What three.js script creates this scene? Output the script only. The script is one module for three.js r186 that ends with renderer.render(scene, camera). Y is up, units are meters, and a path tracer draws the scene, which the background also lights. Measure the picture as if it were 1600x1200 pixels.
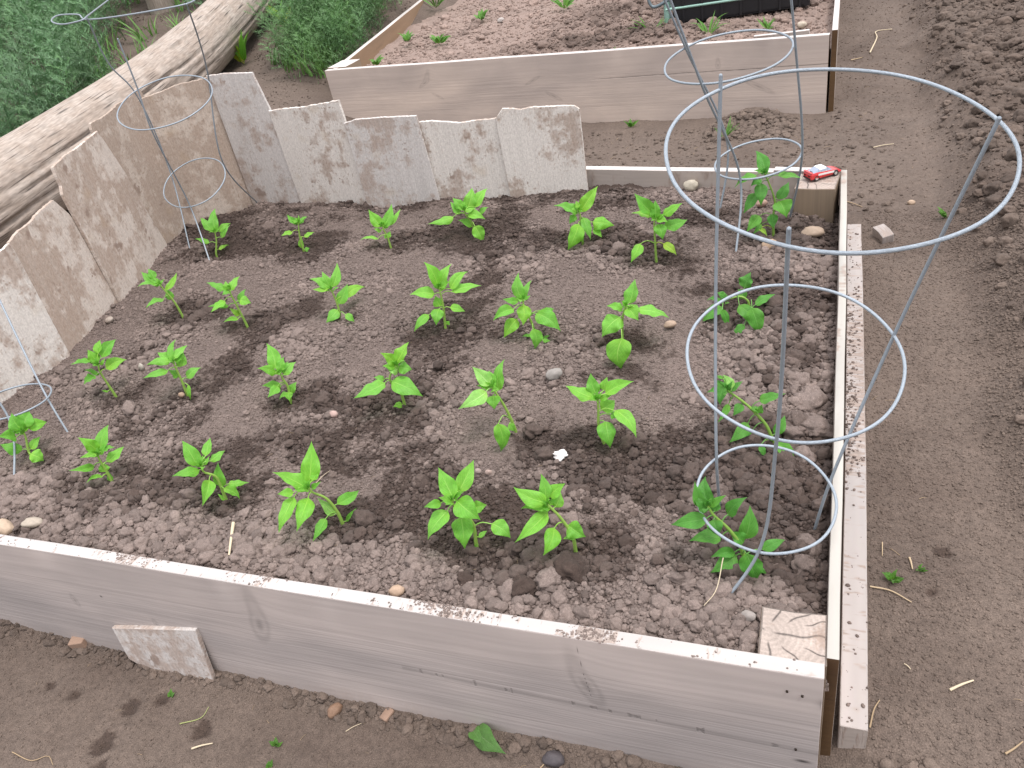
import * as THREE from 'three';
import { mergeGeometries, mergeVertices } from 'three/addons/utils/BufferGeometryUtils.js';
import { ImprovedNoise } from 'three/addons/math/ImprovedNoise.js';

// ---------------------------------------------------------------- camera, sky, sun, exposure
const scene = new THREE.Scene();
const camera = new THREE.PerspectiveCamera(50.93, 4 / 3, 0.02, 500);
camera.position.set(0, 1.3, 0);
{
  const pitch = THREE.MathUtils.degToRad(34.3), yaw = THREE.MathUtils.degToRad(25.5), roll = Math.atan2(0.2065, 0.978);
  const fw = new THREE.Vector3(-Math.sin(yaw) * Math.cos(pitch), -Math.sin(pitch), -Math.cos(yaw) * Math.cos(pitch));
  const r0 = new THREE.Vector3(Math.cos(yaw), 0, -Math.sin(yaw)), u0 = new THREE.Vector3().crossVectors(r0, fw);
  camera.up.copy(r0).multiplyScalar(Math.sin(roll)).addScaledVector(u0, Math.cos(roll));
  camera.lookAt(fw.add(camera.position));
}
const renderer = new THREE.WebGLRenderer({ antialias: true });
renderer.setSize(1024, 768);
renderer.toneMapping = THREE.LinearToneMapping;
renderer.toneMappingExposure = 1.86;
renderer.shadowMap.enabled = true;
renderer.shadowMap.type = THREE.PCFSoftShadowMap;

// a closed, pale overcast sky: three times as bright overhead as at the horizon, faintly mottled
const sunDir = new THREE.Vector3(0.35, 1, 0.1).normalize();
{
  const W = 512, H = 256, d = new Float32Array(W * H * 4), n = new ImprovedNoise();
  for (let j = 0; j < H; j++) for (let i = 0; i < W; i++) {
    const el = ((j + 0.5) / H - 0.5) * Math.PI, az = ((i + 0.5) / W - 0.5) * 2 * Math.PI;
    const y = Math.sin(el), x = Math.cos(az) * Math.cos(el), z = Math.sin(az) * Math.cos(el);
    const k = 1 / (Math.max(y, 0) + 0.18), m = 1 + 0.1 * n.noise(x * k * 1.6, z * k * 1.6, 3.1) + 0.05 * n.noise(x * k * 4, z * k * 4, 7.7);
    const glow = 0.22 * Math.pow(Math.max(0, x * sunDir.x + y * sunDir.y + z * sunDir.z), 6);
    const L = y > 0 ? ((1 + 2 * y) / 3 + glow) * m * 1.08 : 0.16;
    const o = (j * W + i) * 4;
    d[o] = L * 1.0; d[o + 1] = L * 0.982; d[o + 2] = L * 1.03; d[o + 3] = 1;
  }
  const t = new THREE.DataTexture(d, W, H, THREE.RGBAFormat, THREE.FloatType);
  t.mapping = THREE.EquirectangularReflectionMapping; t.magFilter = THREE.LinearFilter; t.minFilter = THREE.LinearFilter; t.needsUpdate = true;
  scene.background = t; scene.environment = t;
}
const sun = new THREE.DirectionalLight(0xfff6f0, 1.3);
sun.position.copy(sunDir).multiplyScalar(12).add(new THREE.Vector3(-1, 0, -2));
sun.target.position.set(-1, 0, -2);
sun.castShadow = true; sun.shadow.radius = 32; sun.shadow.mapSize.set(4096, 4096);
Object.assign(sun.shadow.camera, { left: -9, right: 9, top: 9, bottom: -9, near: 0.5, far: 30 });
scene.add(sun, sun.target);

// ---------------------------------------------------------------- helpers
let seed = 20240611;
function rnd() { seed = (seed + 0x6d2b79f5) | 0; let t = Math.imul(seed ^ (seed >>> 15), 1 | seed); t = (t + Math.imul(t ^ (t >>> 7), 61 | t)) ^ t; return ((t ^ (t >>> 14)) >>> 0) / 4294967296; }
const rr = (a, b) => a + (b - a) * rnd();
const clamp = THREE.MathUtils.clamp, lerp = THREE.MathUtils.lerp;
const ss = (a, b, x) => { const t = clamp((x - a) / (b - a), 0, 1); return t * t * (3 - 2 * t); };
const PERM = new Uint8Array(512), GX = new Float32Array(256), GY = new Float32Array(256);
{
  const p = Array.from({ length: 256 }, (_, i) => i);
  for (let i = 255; i > 0; i--) { const j = Math.floor(rnd() * (i + 1)); [p[i], p[j]] = [p[j], p[i]]; }
  for (let i = 0; i < 512; i++) PERM[i] = p[i & 255];
  for (let i = 0; i < 256; i++) { const a = (i / 256) * 2 * Math.PI; GX[i] = Math.cos(a); GY[i] = Math.sin(a); }
}
// gradient noise, about -1..1; with a period it tiles
function gn(x, y, px = 256, py = px) {
  const xi = Math.floor(x), yi = Math.floor(y), fx = x - xi, fy = y - yi;
  const w = (v, p) => (((v % p) + p) % p) & 255, x0 = w(xi, px), x1 = w(xi + 1, px), y0 = w(yi, py), y1 = w(yi + 1, py);
  const u = fx * fx * fx * (fx * (fx * 6 - 15) + 10), v = fy * fy * fy * (fy * (fy * 6 - 15) + 10);
  const g = (a, b, dx, dy) => { const h = PERM[PERM[a] + b]; return GX[h] * dx + GY[h] * dy; };
  return 1.45 * lerp(lerp(g(x0, y0, fx, fy), g(x1, y0, fx - 1, fy), u), lerp(g(x0, y1, fx, fy - 1), g(x1, y1, fx - 1, fy - 1), u), v);
}
function fbm(x, y, oct = 4, px = 256, py = px) {
  let s = 0, a = 0.5, n = 0;
  for (let i = 0; i < oct; i++) { s += a * gn(x + i * 17, y + i * 31, px, py); n += a; a *= 0.5; x *= 2; y *= 2; px = Math.min(256, px * 2); py = Math.min(256, py * 2); }
  return s / n;
}
// lumps: distance to the nearest of scattered points, 0 at the point
function cell(x, y) {
  const xi = Math.floor(x), yi = Math.floor(y); let m = 9;
  for (let j = -1; j <= 1; j++) for (let i = -1; i <= 1; i++) {
    const h = PERM[PERM[(xi + i) & 255] + ((yi + j) & 255)], k = PERM[h + 77];
    const dx = xi + i + h / 255 - x, dy = yi + j + k / 255 - y, q = dx * dx + dy * dy; if (q < m) m = q;
  }
  return Math.sqrt(m);
}
const texOf = (data, w, h, srgb) => {
  const t = new THREE.DataTexture(data, w, h, THREE.RGBAFormat);
  if (srgb) t.colorSpace = THREE.SRGBColorSpace;
  t.wrapS = t.wrapT = THREE.RepeatWrapping; t.magFilter = THREE.LinearFilter; t.minFilter = THREE.LinearMipmapLinearFilter; t.generateMipmaps = true; t.needsUpdate = true;
  return t;
};
// fn(u, v) -> [r, g, b (sRGB 0..255), height 0..1]
function makeTex(w, h, fn) {
  const c = new Uint8Array(w * h * 4), b = new Uint8Array(w * h * 4);
  for (let j = 0; j < h; j++) for (let i = 0; i < w; i++) {
    const q = fn((i + 0.5) / w, (j + 0.5) / h), o = (j * w + i) * 4;
    for (let k = 0; k < 3; k++) { c[o + k] = clamp(q[k], 0, 255); b[o + k] = clamp(q[3] * 255, 0, 255); }
    c[o + 3] = b[o + 3] = 255;
  }
  return { map: texOf(c, w, h, true), bump: texOf(b, w, h, false) };
}
const mix3 = (a, b, t) => [lerp(a[0], b[0], t), lerp(a[1], b[1], t), lerp(a[2], b[2], t)];
function std(o) { return new THREE.MeshStandardMaterial({ roughness: 0.9, metalness: 0, ...o }); }
const tmat = (t, bumpScale, o = {}) => std({ map: t.map, bumpMap: t.bump, bumpScale, ...o });

const used = new Map();
function numbered(n) { const k = used.get(n) ?? 0; used.set(n, k + 1); return k ? n + '_' + String(k).padStart(3, '0') : n; }
function tag(o, label, category, group) { o.userData.label = label; if (category) o.userData.category = category; if (group) o.userData.group = group; return o; }
function thing(name, label, category, pos = [0, 0, 0], group) {
  const o = new THREE.Group(); o.name = numbered(name); o.position.set(...pos); scene.add(o); return tag(o, label, category, group);
}
function mesh(name, geo, mat, parent) {
  const m = new THREE.Mesh(geo, mat); m.castShadow = m.receiveShadow = true; m.name = parent ? name : numbered(name); (parent ?? scene).add(m); return m;
}
function structure(name, geo, mat, label) { const m = mesh(name, geo, mat); m.userData.kind = 'structure'; if (label) m.userData.label = label; return m; }
const V = (x, y, z) => new THREE.Vector3(x, y, z);

// tube of changing radius through points
function taper(pts, r0, r1, segs = 12, rad = 7, closed = false, wob = 0) {
  const c = pts.length > 1 && pts[0].isVector3 ? new THREE.CatmullRomCurve3(pts, closed) : pts;
  const g = new THREE.TubeGeometry(c, segs, 1, rad, closed), p = g.attributes.position, n = g.attributes.normal, q = V(0, 0, 0);
  for (let i = 0; i <= segs; i++) {
    c.getPointAt(i / segs, q);
    const r = lerp(r0, r1, i / segs) * (1 + wob * Math.sin(i * 2.3));
    for (let j = 0; j <= rad; j++) { const k = i * (rad + 1) + j; p.setXYZ(k, q.x + n.getX(k) * r, q.y + n.getY(k) * r, q.z + n.getZ(k) * r); }
  }
  return g;
}
// a sawn board: a box with worn, slightly uneven arrises and a little bow; material groups as in BoxGeometry
function boardGeo(w, h, d, o = {}) {
  const r = o.r ?? 0.0025, sg = (l) => Math.max(4, Math.min(60, Math.round(l / 0.04) + 4)), nx = sg(w), ny = sg(h), nz = sg(d);
  const g = new THREE.BoxGeometry(w, h, d, nx, ny, nz), p = g.attributes.position, N = g.attributes.normal, uv = g.attributes.uv, half = [w / 2, h / 2, d / 2], ns = [nx, ny, nz], sd = o.seed ?? 0;
  const a = [0, 0, 0], inn = [0, 0, 0], v = V(0, 0, 0);
  for (let i = 0; i < p.count; i++) {
    const P = [p.getX(i), p.getY(i), p.getZ(i)];
    for (let k = 0; k < 3; k++) {                                   // crowd the outermost rows to the arrises
      const t = Math.round(((P[k] / half[k] + 1) / 2) * ns[k]), e = Math.min(t, ns[k] - t), sgn = t * 2 < ns[k] ? -1 : 1;
      a[k] = e === 0 ? sgn * half[k] : e === 1 ? sgn * (half[k] - r * 0.45) : e === 2 ? sgn * (half[k] - r) : P[k] * (half[k] - r * 2) / half[k];
    }
    const rl = r * (0.75 + 0.5 * gn(a[0] * 9 + sd, a[1] * 9 + a[2] * 13 + sd));
    for (let k = 0; k < 3; k++) inn[k] = clamp(a[k], -half[k] + rl, half[k] - rl);
    v.set(a[0] - inn[0], a[1] - inn[1], a[2] - inn[2]);
    const l = v.length(); v.normalize();
    const outer = [0, 1, 2].filter((k) => Math.abs(a[k] - inn[k]) > 1e-7).length;
    if (outer > 1) { for (let k = 0; k < 3; k++) a[k] = inn[k] + v.getComponent(k) * rl; N.setXYZ(i, v.x, v.y, v.z); }
    const L = Math.max(w, d), s = w >= d ? a[0] : a[2], bow = (o.bow ?? 0.003) * (Math.cos((s / L) * Math.PI) - 0.5) + 0.0012 * gn(s * 3 + sd, sd * 1.7);
    p.setXYZ(i, a[0] + (w < d ? bow : 0), a[1] + 0.0015 * gn(s * 2.3 + sd, 4.2), a[2] + (w >= d ? bow : 0));
  }
  return g;
}
// replace a box face's 0..1 uv with metres (u along the face's long side)
function metreUV(g, w, h, d, off = 0) {
  const uv = g.attributes.uv, dims = [[d, h], [d, h], [w, d], [w, d], [w, h], [w, h]];
  for (const gr of g.groups) {
    const [du, dv] = dims[gr.materialIndex], seen = new Set();
    for (let k = gr.start; k < gr.start + gr.count; k++) { const i = g.index.getX(k); if (seen.has(i)) continue; seen.add(i); const u = uv.getX(i) * du, v = uv.getY(i) * dv; du >= dv ? uv.setXY(i, u + off, v + off * 0.37) : uv.setXY(i, v + off, u + off * 0.37); }
  }
  return g;
}

// ---------------------------------------------------------------- lie of the land
const PLANTS = []; // feet of the planted seedlings, filled in as the rows are set out below
const feet = [[-2.005,-2.056],[-1.661,-2.089],[-1.324,-2.093],[-1.059,-2.176],[-0.684,-2.121],[-0.44,-1.998],[-0.14,-2.143],[-1.813,-1.629],[-1.559,-1.601],[-1.267,-1.649],[-0.927,-1.617],[-0.664,-1.586],[-0.44,-1.566],[-0.151,-1.722],[-1.733,-1.238],[-1.5,-1.253],[-1.192,-1.263],[-0.88,-1.265],[-0.596,-1.218],[-0.393,-1.185],[-0.077,-1.238],[-1.732,-0.963],[-1.456,-0.928],[-1.136,-0.919],[-0.841,-0.895],[-0.558,-0.887],[-0.375,-0.896],[-0.095,-0.916]];
const LEFT = [[-2.6, -2.1], [-2.48, -2.12], [-2.28, -2.31], [-2.04, -2.27], [-1.72, -2.13], [-1.4, -2.055], [-1.15, -2.055], [-0.7, -2.06]];
function leftEdge(z) { for (let i = 1; i < LEFT.length; i++) if (z <= LEFT[i][0]) { const t = clamp((z - LEFT[i - 1][0]) / (LEFT[i][0] - LEFT[i - 1][0]), 0, 1); return lerp(LEFT[i - 1][1], LEFT[i][1], t); } return -2.06; }
// how damp the turned soil is, 0 dry crust .. 1 freshly dug and dark
function damp(x, z) {
  let m = fbm(x * 2.6 + 4, z * 3.4 + 9, 3) * 0.95 - 0.06;
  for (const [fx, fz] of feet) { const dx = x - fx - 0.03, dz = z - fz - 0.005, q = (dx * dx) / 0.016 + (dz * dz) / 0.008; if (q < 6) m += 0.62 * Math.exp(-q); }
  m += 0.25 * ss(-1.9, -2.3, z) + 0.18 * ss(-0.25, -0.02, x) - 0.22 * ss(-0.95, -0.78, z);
  m += 0.4 * fbm(x * 14, z * 14, 4) + 0.2 * gn(x * 75, z * 75) - 0.05;
  return ss(0.04, 0.34, m);
}
function crumbly(x, z) { return clamp(0.3 + 0.75 * ss(-0.98, -0.8, z) + 0.6 * ss(-0.3, -0.08, x) + 1.15 * fbm(x * 4.2 + 40, z * 4.2, 4) + 0.16 * damp(x, z), 0.0, 1.2); }
function soilBase(x, z) { return 0.272 - 0.03 * clamp((-z - 0.73) / 1.72, 0, 1) - 0.035 * ss(-0.3, 0.0, x) * ss(-1.9, -2.35, z) - 0.022 * ss(-0.06, 0.03, x) - 0.006 * ss(-0.76, -0.735, z); }
function soilY(x, z) {
  const d = damp(x, z), c = crumbly(x, z);
  let y = soilBase(x, z) + 0.017 * fbm(x * 3.6, z * 3.6, 2) + 0.0135 * fbm(x * 11, z * 11, 3) * (0.55 + d * 0.8);
  const l1 = cell(x * 26, z * 26), l2 = cell(x * 62 + 9, z * 62), l3 = cell(x * 140, z * 140 + 5);
  y += 0.0135 * Math.max(0, 0.55 - l1) * c * (0.4 + 0.9 * d) * (0.6 + 0.7 * gn(x * 8, z * 8 + 3)) + 0.0078 * Math.max(0, 0.6 - l2) * (0.3 + c) + 0.0034 * Math.max(0, 0.6 - l3);
  for (const [fx, fz] of feet) { const dx = x - fx - 0.025, dz = z - fz - 0.01, q = (dx * dx) / 0.007 + (dz * dz) / 0.005; if (q < 6) y += 0.016 * (0.75 * q - 0.8) * Math.exp(-q); }
  y += 0.0034 * fbm(x * 80, z * 80, 3) * (0.6 + d);
  return y;
}
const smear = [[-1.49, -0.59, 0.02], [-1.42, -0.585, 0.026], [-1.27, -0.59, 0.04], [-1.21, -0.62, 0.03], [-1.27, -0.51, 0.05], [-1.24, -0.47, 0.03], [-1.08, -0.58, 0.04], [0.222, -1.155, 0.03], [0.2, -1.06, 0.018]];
function groundBase(x, z) {
  let y = 0.1 - 0.115 * ss(0.22, -0.12, x) * ss(-0.86, -0.66, z) + 0.02 * ss(-1.3, -1.75, x) * ss(-0.9, -0.66, z);
  y += 0.16 * Math.max(0, -z - 2.6) * ss(-2.1, -3.2, x) * (1 - 0.75 * ss(8, 30, -z));
  y += 0.055 * Math.exp(-(((x + 0.33) / 0.13) ** 2) - (((z + 3.56) / 0.1) ** 2));
  return y - 0.02 * ss(-2.6, -3.2, z) * ss(-2, -1, x) * ss(0.2, -0.2, x);
}
function mound(x, z) { return ss(0.3, 0.5, x + 0.1 * fbm(z * 2.2, 7, 3)) * ss(-0.4, -1.6, z); }
function groundY(x, z) {
  const m = mound(x, z); let y = groundBase(x, z) + 0.012 * fbm(x * 1.7, z * 1.7, 2);
  y += 0.1 * m + (0.018 + 0.045 * m) * fbm(x * 5, z * 5, 5);
  y += (0.002 + 0.014 * m) * (0.4 + gn(x * 7, z * 7)) * Math.max(0, 0.6 - cell(x * 24, z * 24)) + (0.0022 + 0.006 * m) * Math.max(0, 0.6 - cell(x * 60, z * 60)) + 0.0014 * fbm(x * 80, z * 80, 2) + 0.006 * Math.exp(-(((x + 0.33) / 0.13) ** 2) - (((z + 3.56) / 0.1) ** 2)) * gn(x * 40, z * 40);
  for (const [sx, sz, r] of smear) { const q = ((x - sx) ** 2 + (z - sz) ** 2) / (r * r); if (q < 6) y -= 0.009 * Math.exp(-q * 2.4) * (1 + 1.2 * gn(x * 70, z * 70)); }
  return y;
}
// ground dampness: dug spots and the mound are darker than the trodden path
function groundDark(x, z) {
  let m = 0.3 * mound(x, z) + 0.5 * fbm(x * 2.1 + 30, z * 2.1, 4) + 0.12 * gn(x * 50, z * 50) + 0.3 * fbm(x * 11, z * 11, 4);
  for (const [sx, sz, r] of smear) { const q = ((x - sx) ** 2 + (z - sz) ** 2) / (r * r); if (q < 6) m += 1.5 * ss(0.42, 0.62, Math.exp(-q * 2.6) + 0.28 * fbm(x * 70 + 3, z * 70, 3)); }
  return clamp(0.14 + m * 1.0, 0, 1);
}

// ---------------------------------------------------------------- earth
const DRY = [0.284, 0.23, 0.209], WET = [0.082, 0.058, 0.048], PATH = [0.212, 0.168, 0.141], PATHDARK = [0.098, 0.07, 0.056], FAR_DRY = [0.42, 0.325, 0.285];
const grit = makeTex(1024, 1024, (u, v) => {
  const a = fbm(u * 48, v * 48, 3, 48), b = gn(u * 200, v * 200, 200), c = gn(u * 250 + 3, v * 250, 250), pale = c > 0.62 ? 46 : 0;
  const k = 205 + 30 * a + 26 * b + 14 * c + pale;
  return [k, k * 0.99, k * 0.975, 0.5 + 0.22 * a + 0.22 * b + 0.12 * c];
});
const earthMat = tmat(grit, 0.0022, { vertexColors: true, roughness: 0.97 });
// a height sheet on uneven grid lines; uv in metres / 0.5
function sheet(xs, zs, Y, C, skip) {
  const nx = xs.length, nz = zs.length, pos = new Float32Array(nx * nz * 3), col = new Float32Array(nx * nz * 3), uv = new Float32Array(nx * nz * 2), idx = [];
  for (let j = 0; j < nz; j++) for (let i = 0; i < nx; i++) {
    const x = xs[i], z = zs[j], k = j * nx + i, c = C(x, z);
    pos.set([x, Y(x, z), z], k * 3); col.set(c, k * 3); uv.set([x * 2, z * 2], k * 2);
  }
  for (let j = 0; j < nz - 1; j++) for (let i = 0; i < nx - 1; i++) {
    if (skip && skip((xs[i] + xs[i + 1]) / 2, (zs[j] + zs[j + 1]) / 2)) continue;
    const a = j * nx + i, b = a + 1, c = a + nx, d = c + 1; idx.push(a, c, b, b, c, d);
  }
  const g = new THREE.BufferGeometry();
  g.setAttribute('position', new THREE.BufferAttribute(pos, 3)); g.setAttribute('color', new THREE.BufferAttribute(col, 3)); g.setAttribute('uv', new THREE.BufferAttribute(uv, 2));
  g.setIndex(idx); g.computeVertexNormals(); return g;
}
function lines(a, b, step) { const n = Math.round((b - a) / step), o = []; for (let i = 0; i <= n; i++) o.push(a + ((b - a) * i) / n); return o; }
function grow(from, to, step, f) { const o = []; let x = from, s = step; const dir = Math.sign(to - from); while ((to - x) * dir > 0) { x += s * dir; s *= f; o.push((to - x) * dir > 0 ? x : to); } return dir < 0 ? o.reverse() : o; }
const vary = (c, x, z, k) => { const t = 1 + k * (0.6 * fbm(x * 5 + 70, z * 5, 3) + 0.4 * gn(x * 38, z * 38)); return [c[0] * t, c[1] * t, c[2] * t]; };
const soilCol = (x, z) => vary(mix3(DRY, WET, 0.26 + 0.74 * damp(x, z)), x, z, 0.24);
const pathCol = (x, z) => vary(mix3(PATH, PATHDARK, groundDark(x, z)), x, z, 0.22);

const soil = structure('soil', sheet(lines(-2.42, 0.034, 0.0032), lines(-2.56, -0.724, 0.0032),
  (x, z) => { const o = Math.max(leftEdge(z) - x, 0); return soilY(x, z) - Math.min(0.2, o > 0.008 ? (o - 0.008) * 4 : 0); }, soilCol), earthMat, 'grey brown crumbly soil filling the near raised bed, dry on top with dark damp patches');
const bedInside = (x, z) => x > -1.98 && x < 0.0 && z > -2.4 && z < -0.78;
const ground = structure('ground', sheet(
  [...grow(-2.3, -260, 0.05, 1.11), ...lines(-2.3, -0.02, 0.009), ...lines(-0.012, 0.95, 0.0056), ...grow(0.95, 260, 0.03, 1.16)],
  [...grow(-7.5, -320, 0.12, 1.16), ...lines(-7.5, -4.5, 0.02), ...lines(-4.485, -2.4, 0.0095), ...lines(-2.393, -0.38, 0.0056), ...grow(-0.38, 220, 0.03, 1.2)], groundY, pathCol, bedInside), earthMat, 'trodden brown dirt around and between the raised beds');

// ---------------------------------------------------------------- clods
function clodGeo(detail, sd, rough) {
  const n = new ImprovedNoise(); let g = new THREE.IcosahedronGeometry(1, detail); g.deleteAttribute('normal'); g.deleteAttribute('uv'); g = mergeVertices(g, 1e-4);
  const p = g.attributes.position, uv = new Float32Array(p.count * 2), v = V(0, 0, 0);
  for (let i = 0; i < p.count; i++) {
    v.fromBufferAttribute(p, i);
    const k = 1 + rough * (0.75 * n.noise(v.x * 1.3 + sd, v.y * 1.3, v.z * 1.3) + 0.5 * n.noise(v.x * 2.9, v.y * 2.9 + sd, v.z * 2.9) + 0.32 * n.noise(v.x * 6.5, v.y * 6.5, v.z * 6.5 + sd) + (detail > 3 ? 0.26 * n.noise(v.x * 14, v.y * 14 + sd, v.z * 14) : 0));
    uv[i * 2] = Math.atan2(v.z, v.x) / 25 + sd; uv[i * 2 + 1] = v.y / 14;
    v.multiplyScalar(k); p.setXYZ(i, v.x, v.y * 0.92, v.z);
  }
  g.setAttribute('uv', new THREE.BufferAttribute(uv, 2)); g.computeVertexNormals(); return g;
}
const clodMat = tmat(grit, 0.0004, { roughness: 0.97 }), crumbMat = std({ map: grit.map, roughness: 0.97 });
const crumbs = [0, 1, 2].map((i) => clodGeo(2, i * 3.7 + 0.4, 0.36)), lumps = [0, 1, 2, 3, 4, 5].map((i) => clodGeo(4, i * 2.3 + 0.7, 0.42)), bigs = [0, 1, 2, 3, 4, 5].map((i) => clodGeo(5, i * 4.1 + 0.2, 0.5));
const M4 = new THREE.Matrix4(), Q = new THREE.Quaternion(), E3 = new THREE.Euler(), CC = new THREE.Color();
const spin = () => Q.setFromEuler(E3.set(rr(-0.6, 0.6), rr(0, 6.28), rr(-0.6, 0.6)));
// scatter: spot() -> [x, y, z, radius, colour]
function scatter(parent, name, geos, count, spot) {
  const per = geos.map(() => []);
  for (let i = 0; i < count; i++) { const s = spot(); if (s) per[Math.floor(rnd() * geos.length)].push(s); }
  per.forEach((L, gi) => {
    const im = new THREE.InstancedMesh(geos[gi], geos === crumbs ? crumbMat : clodMat, L.length); im.name = name; im.castShadow = im.receiveShadow = true; im.userData.kind = 'stuff';
    L.forEach(([x, y, z, r, c], i) => {
      M4.compose(V(x, y, z), spin(), V(r * rr(0.8, 1.3), r * rr(0.7, 1.05), r * rr(0.8, 1.3))); im.setMatrixAt(i, M4);
      const t = rr(0.78, 1.3); im.setColorAt(i, CC.setRGB(c[0] * t, c[1] * t, c[2] * t));
    });
    parent.add(im);
  });
}
const soilSpot = (rmin, rmax, pw, sink, thin) => () => {
  const z = rr(-2.5, -0.737), x = rr(leftEdge(z), 0.025), c = crumbly(x, z); if (rnd() > thin(x, z, c)) return null;
  const r = rmin + (rmax - rmin) * Math.pow(rnd(), pw) * clamp(0.4 + 0.7 * c, 0.4, 1);
  return [x, soilY(x, z) + r * sink, z, r, vary(mix3(DRY, WET, clamp(damp(x, z) * 0.92 - 0.04 + (r < 0.003 ? 0.16 : -0.06) + rr(-0.16, 0.16), 0, 1)), x, z, 0.2)];
};
scatter(soil, 'soil_crumbs', crumbs, 330000, soilSpot(0.0009, 0.0042, 1.9, 0.3, (x, z, c) => 0.62 + 0.4 * c));
scatter(soil, 'soil_crumbs', lumps, 46000, soilSpot(0.0026, 0.0078, 1.9, 0.35, (x, z, c) => 0.03 + Math.pow(c, 1.5)));
scatter(soil, 'soil_clods', lumps, 15000, soilSpot(0.0058, 0.014, 1.9, 0.35, (x, z, c) => 0.015 + Math.pow(c, 2.4) * 0.7));
{ // the biggest clods, one by one: thick in the front strip and down the right-hand side
  const spots = [[-0.37, -0.85, 0.024, 1], [-0.435, -0.797, 0.02, 1], [-0.54, -0.795, 0.015, 1], [0.0, -1.3, 0.026, 0.1], [-0.015, -1.38, 0.024, 0], [-0.045, -1.27, 0.021, 0.1], [-0.02, -1.2, 0.02, 0], [-0.005, -0.98, 0.021, 0.2], [-0.01, -0.93, 0.019, 0.3], [-1.35, -0.8, 0.017, 0.1], [-0.86, -0.78, 0.017, 0.2], [-0.7, -0.76, 0.014, 0]];
  while (spots.length < 230) {
    const z = rr(-2.45, -0.745), x = rr(leftEdge(z) + 0.03, 0.015), c = crumbly(x, z); if (rnd() > Math.pow(c, 3) * 0.8 || feet.some(([a, b]) => Math.hypot(x - a, z - b) < 0.03)) continue;
    spots.push([x, z, 0.009 + 0.012 * Math.pow(rnd(), 1.8), clamp(damp(x, z) - 0.15, 0, 1)]);
  }
  const mats = [0, 1, 2, 3, 4, 5].map((i) => { const m = clodMat.clone(); const c = mix3(DRY, WET, i / 5); m.color.setRGB(c[0] * 1.05, c[1] * 1.05, c[2] * 1.05); return m; });
  for (const [x, z, r, d] of spots) { const m = mesh('clod', bigs[Math.floor(rnd() * bigs.length)], mats[Math.round(d * 5)], soil); m.position.set(x, soilBase(x, z) * 0.3 + soilY(x, z) * 0.7 + r * 0.25, z); m.quaternion.copy(spin()); m.scale.set(r * rr(0.85, 1.25), r * rr(0.7, 0.95), r * rr(0.85, 1.25)); }
}
const inBed = (x, z) => x > leftEdge(z) - 0.02 && x < 0.1 && z < -0.7 && z > -2.6, inFar = (x, z) => x > -2.75 && x < 0 && z < -3.55;
const groundSpot = (x0, x1, z0, z1, rmin, rmax, pw, f) => () => {
  const x = rr(x0, x1), z = rr(z0, z1); if (inBed(x, z) || inFar(x, z)) return null; const m = mound(x, z); if (rnd() > f(x, z, m)) return null;
  const r = rmin + (rmax - rmin) * Math.pow(rnd(), pw) * (0.45 + 0.55 * m);
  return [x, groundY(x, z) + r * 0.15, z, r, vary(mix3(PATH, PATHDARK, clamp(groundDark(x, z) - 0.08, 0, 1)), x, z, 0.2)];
};
scatter(ground, 'dirt_crumbs', crumbs, 110000, groundSpot(0.03, 0.95, -2.6, -0.4, 0.0008, 0.0048, 2.2, (x, z, m) => 0.55 + 0.3 * fbm(x * 4, z * 4, 2) + m));
scatter(ground, 'dirt_crumbs', crumbs, 90000, groundSpot(-2.1, 0.4, -0.72, -0.3, 0.0007, 0.0036, 2.4, (x, z) => 0.22 + 0.7 * ss(-0.62, -0.71, z) + 0.3 * fbm(x * 5, z * 5, 2)));
scatter(ground, 'dirt_crumbs', crumbs, 45000, groundSpot(-1.6, 1.6, -6, -2.5, 0.0015, 0.008, 2.2, (x, z, m) => 0.4 + m));
scatter(ground, 'dirt_clods', lumps, 22000, groundSpot(0.2, 2.0, -6.5, -0.9, 0.003, 0.027, 3.0, (x, z, m) => m * m * (0.55 + 0.5 * fbm(x * 3, z * 3, 2))));
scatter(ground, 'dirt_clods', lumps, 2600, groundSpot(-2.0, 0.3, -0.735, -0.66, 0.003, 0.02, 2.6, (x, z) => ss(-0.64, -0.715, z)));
scatter(ground, 'dirt_clods', lumps, 900, groundSpot(-1.6, 0.2, -3.6, -2.55, 0.004, 0.02, 2.2, () => 0.8));
scatter(ground, 'dirt_clods', lumps, 420, groundSpot(-0.5, -0.15, -3.62, -3.36, 0.006, 0.03, 1.6, () => 0.9));
scatter(ground, 'dirt_crumbs', crumbs, 30000, groundSpot(-6, -1.5, -7, -2.5, 0.002, 0.01, 2, () => 1));

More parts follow.
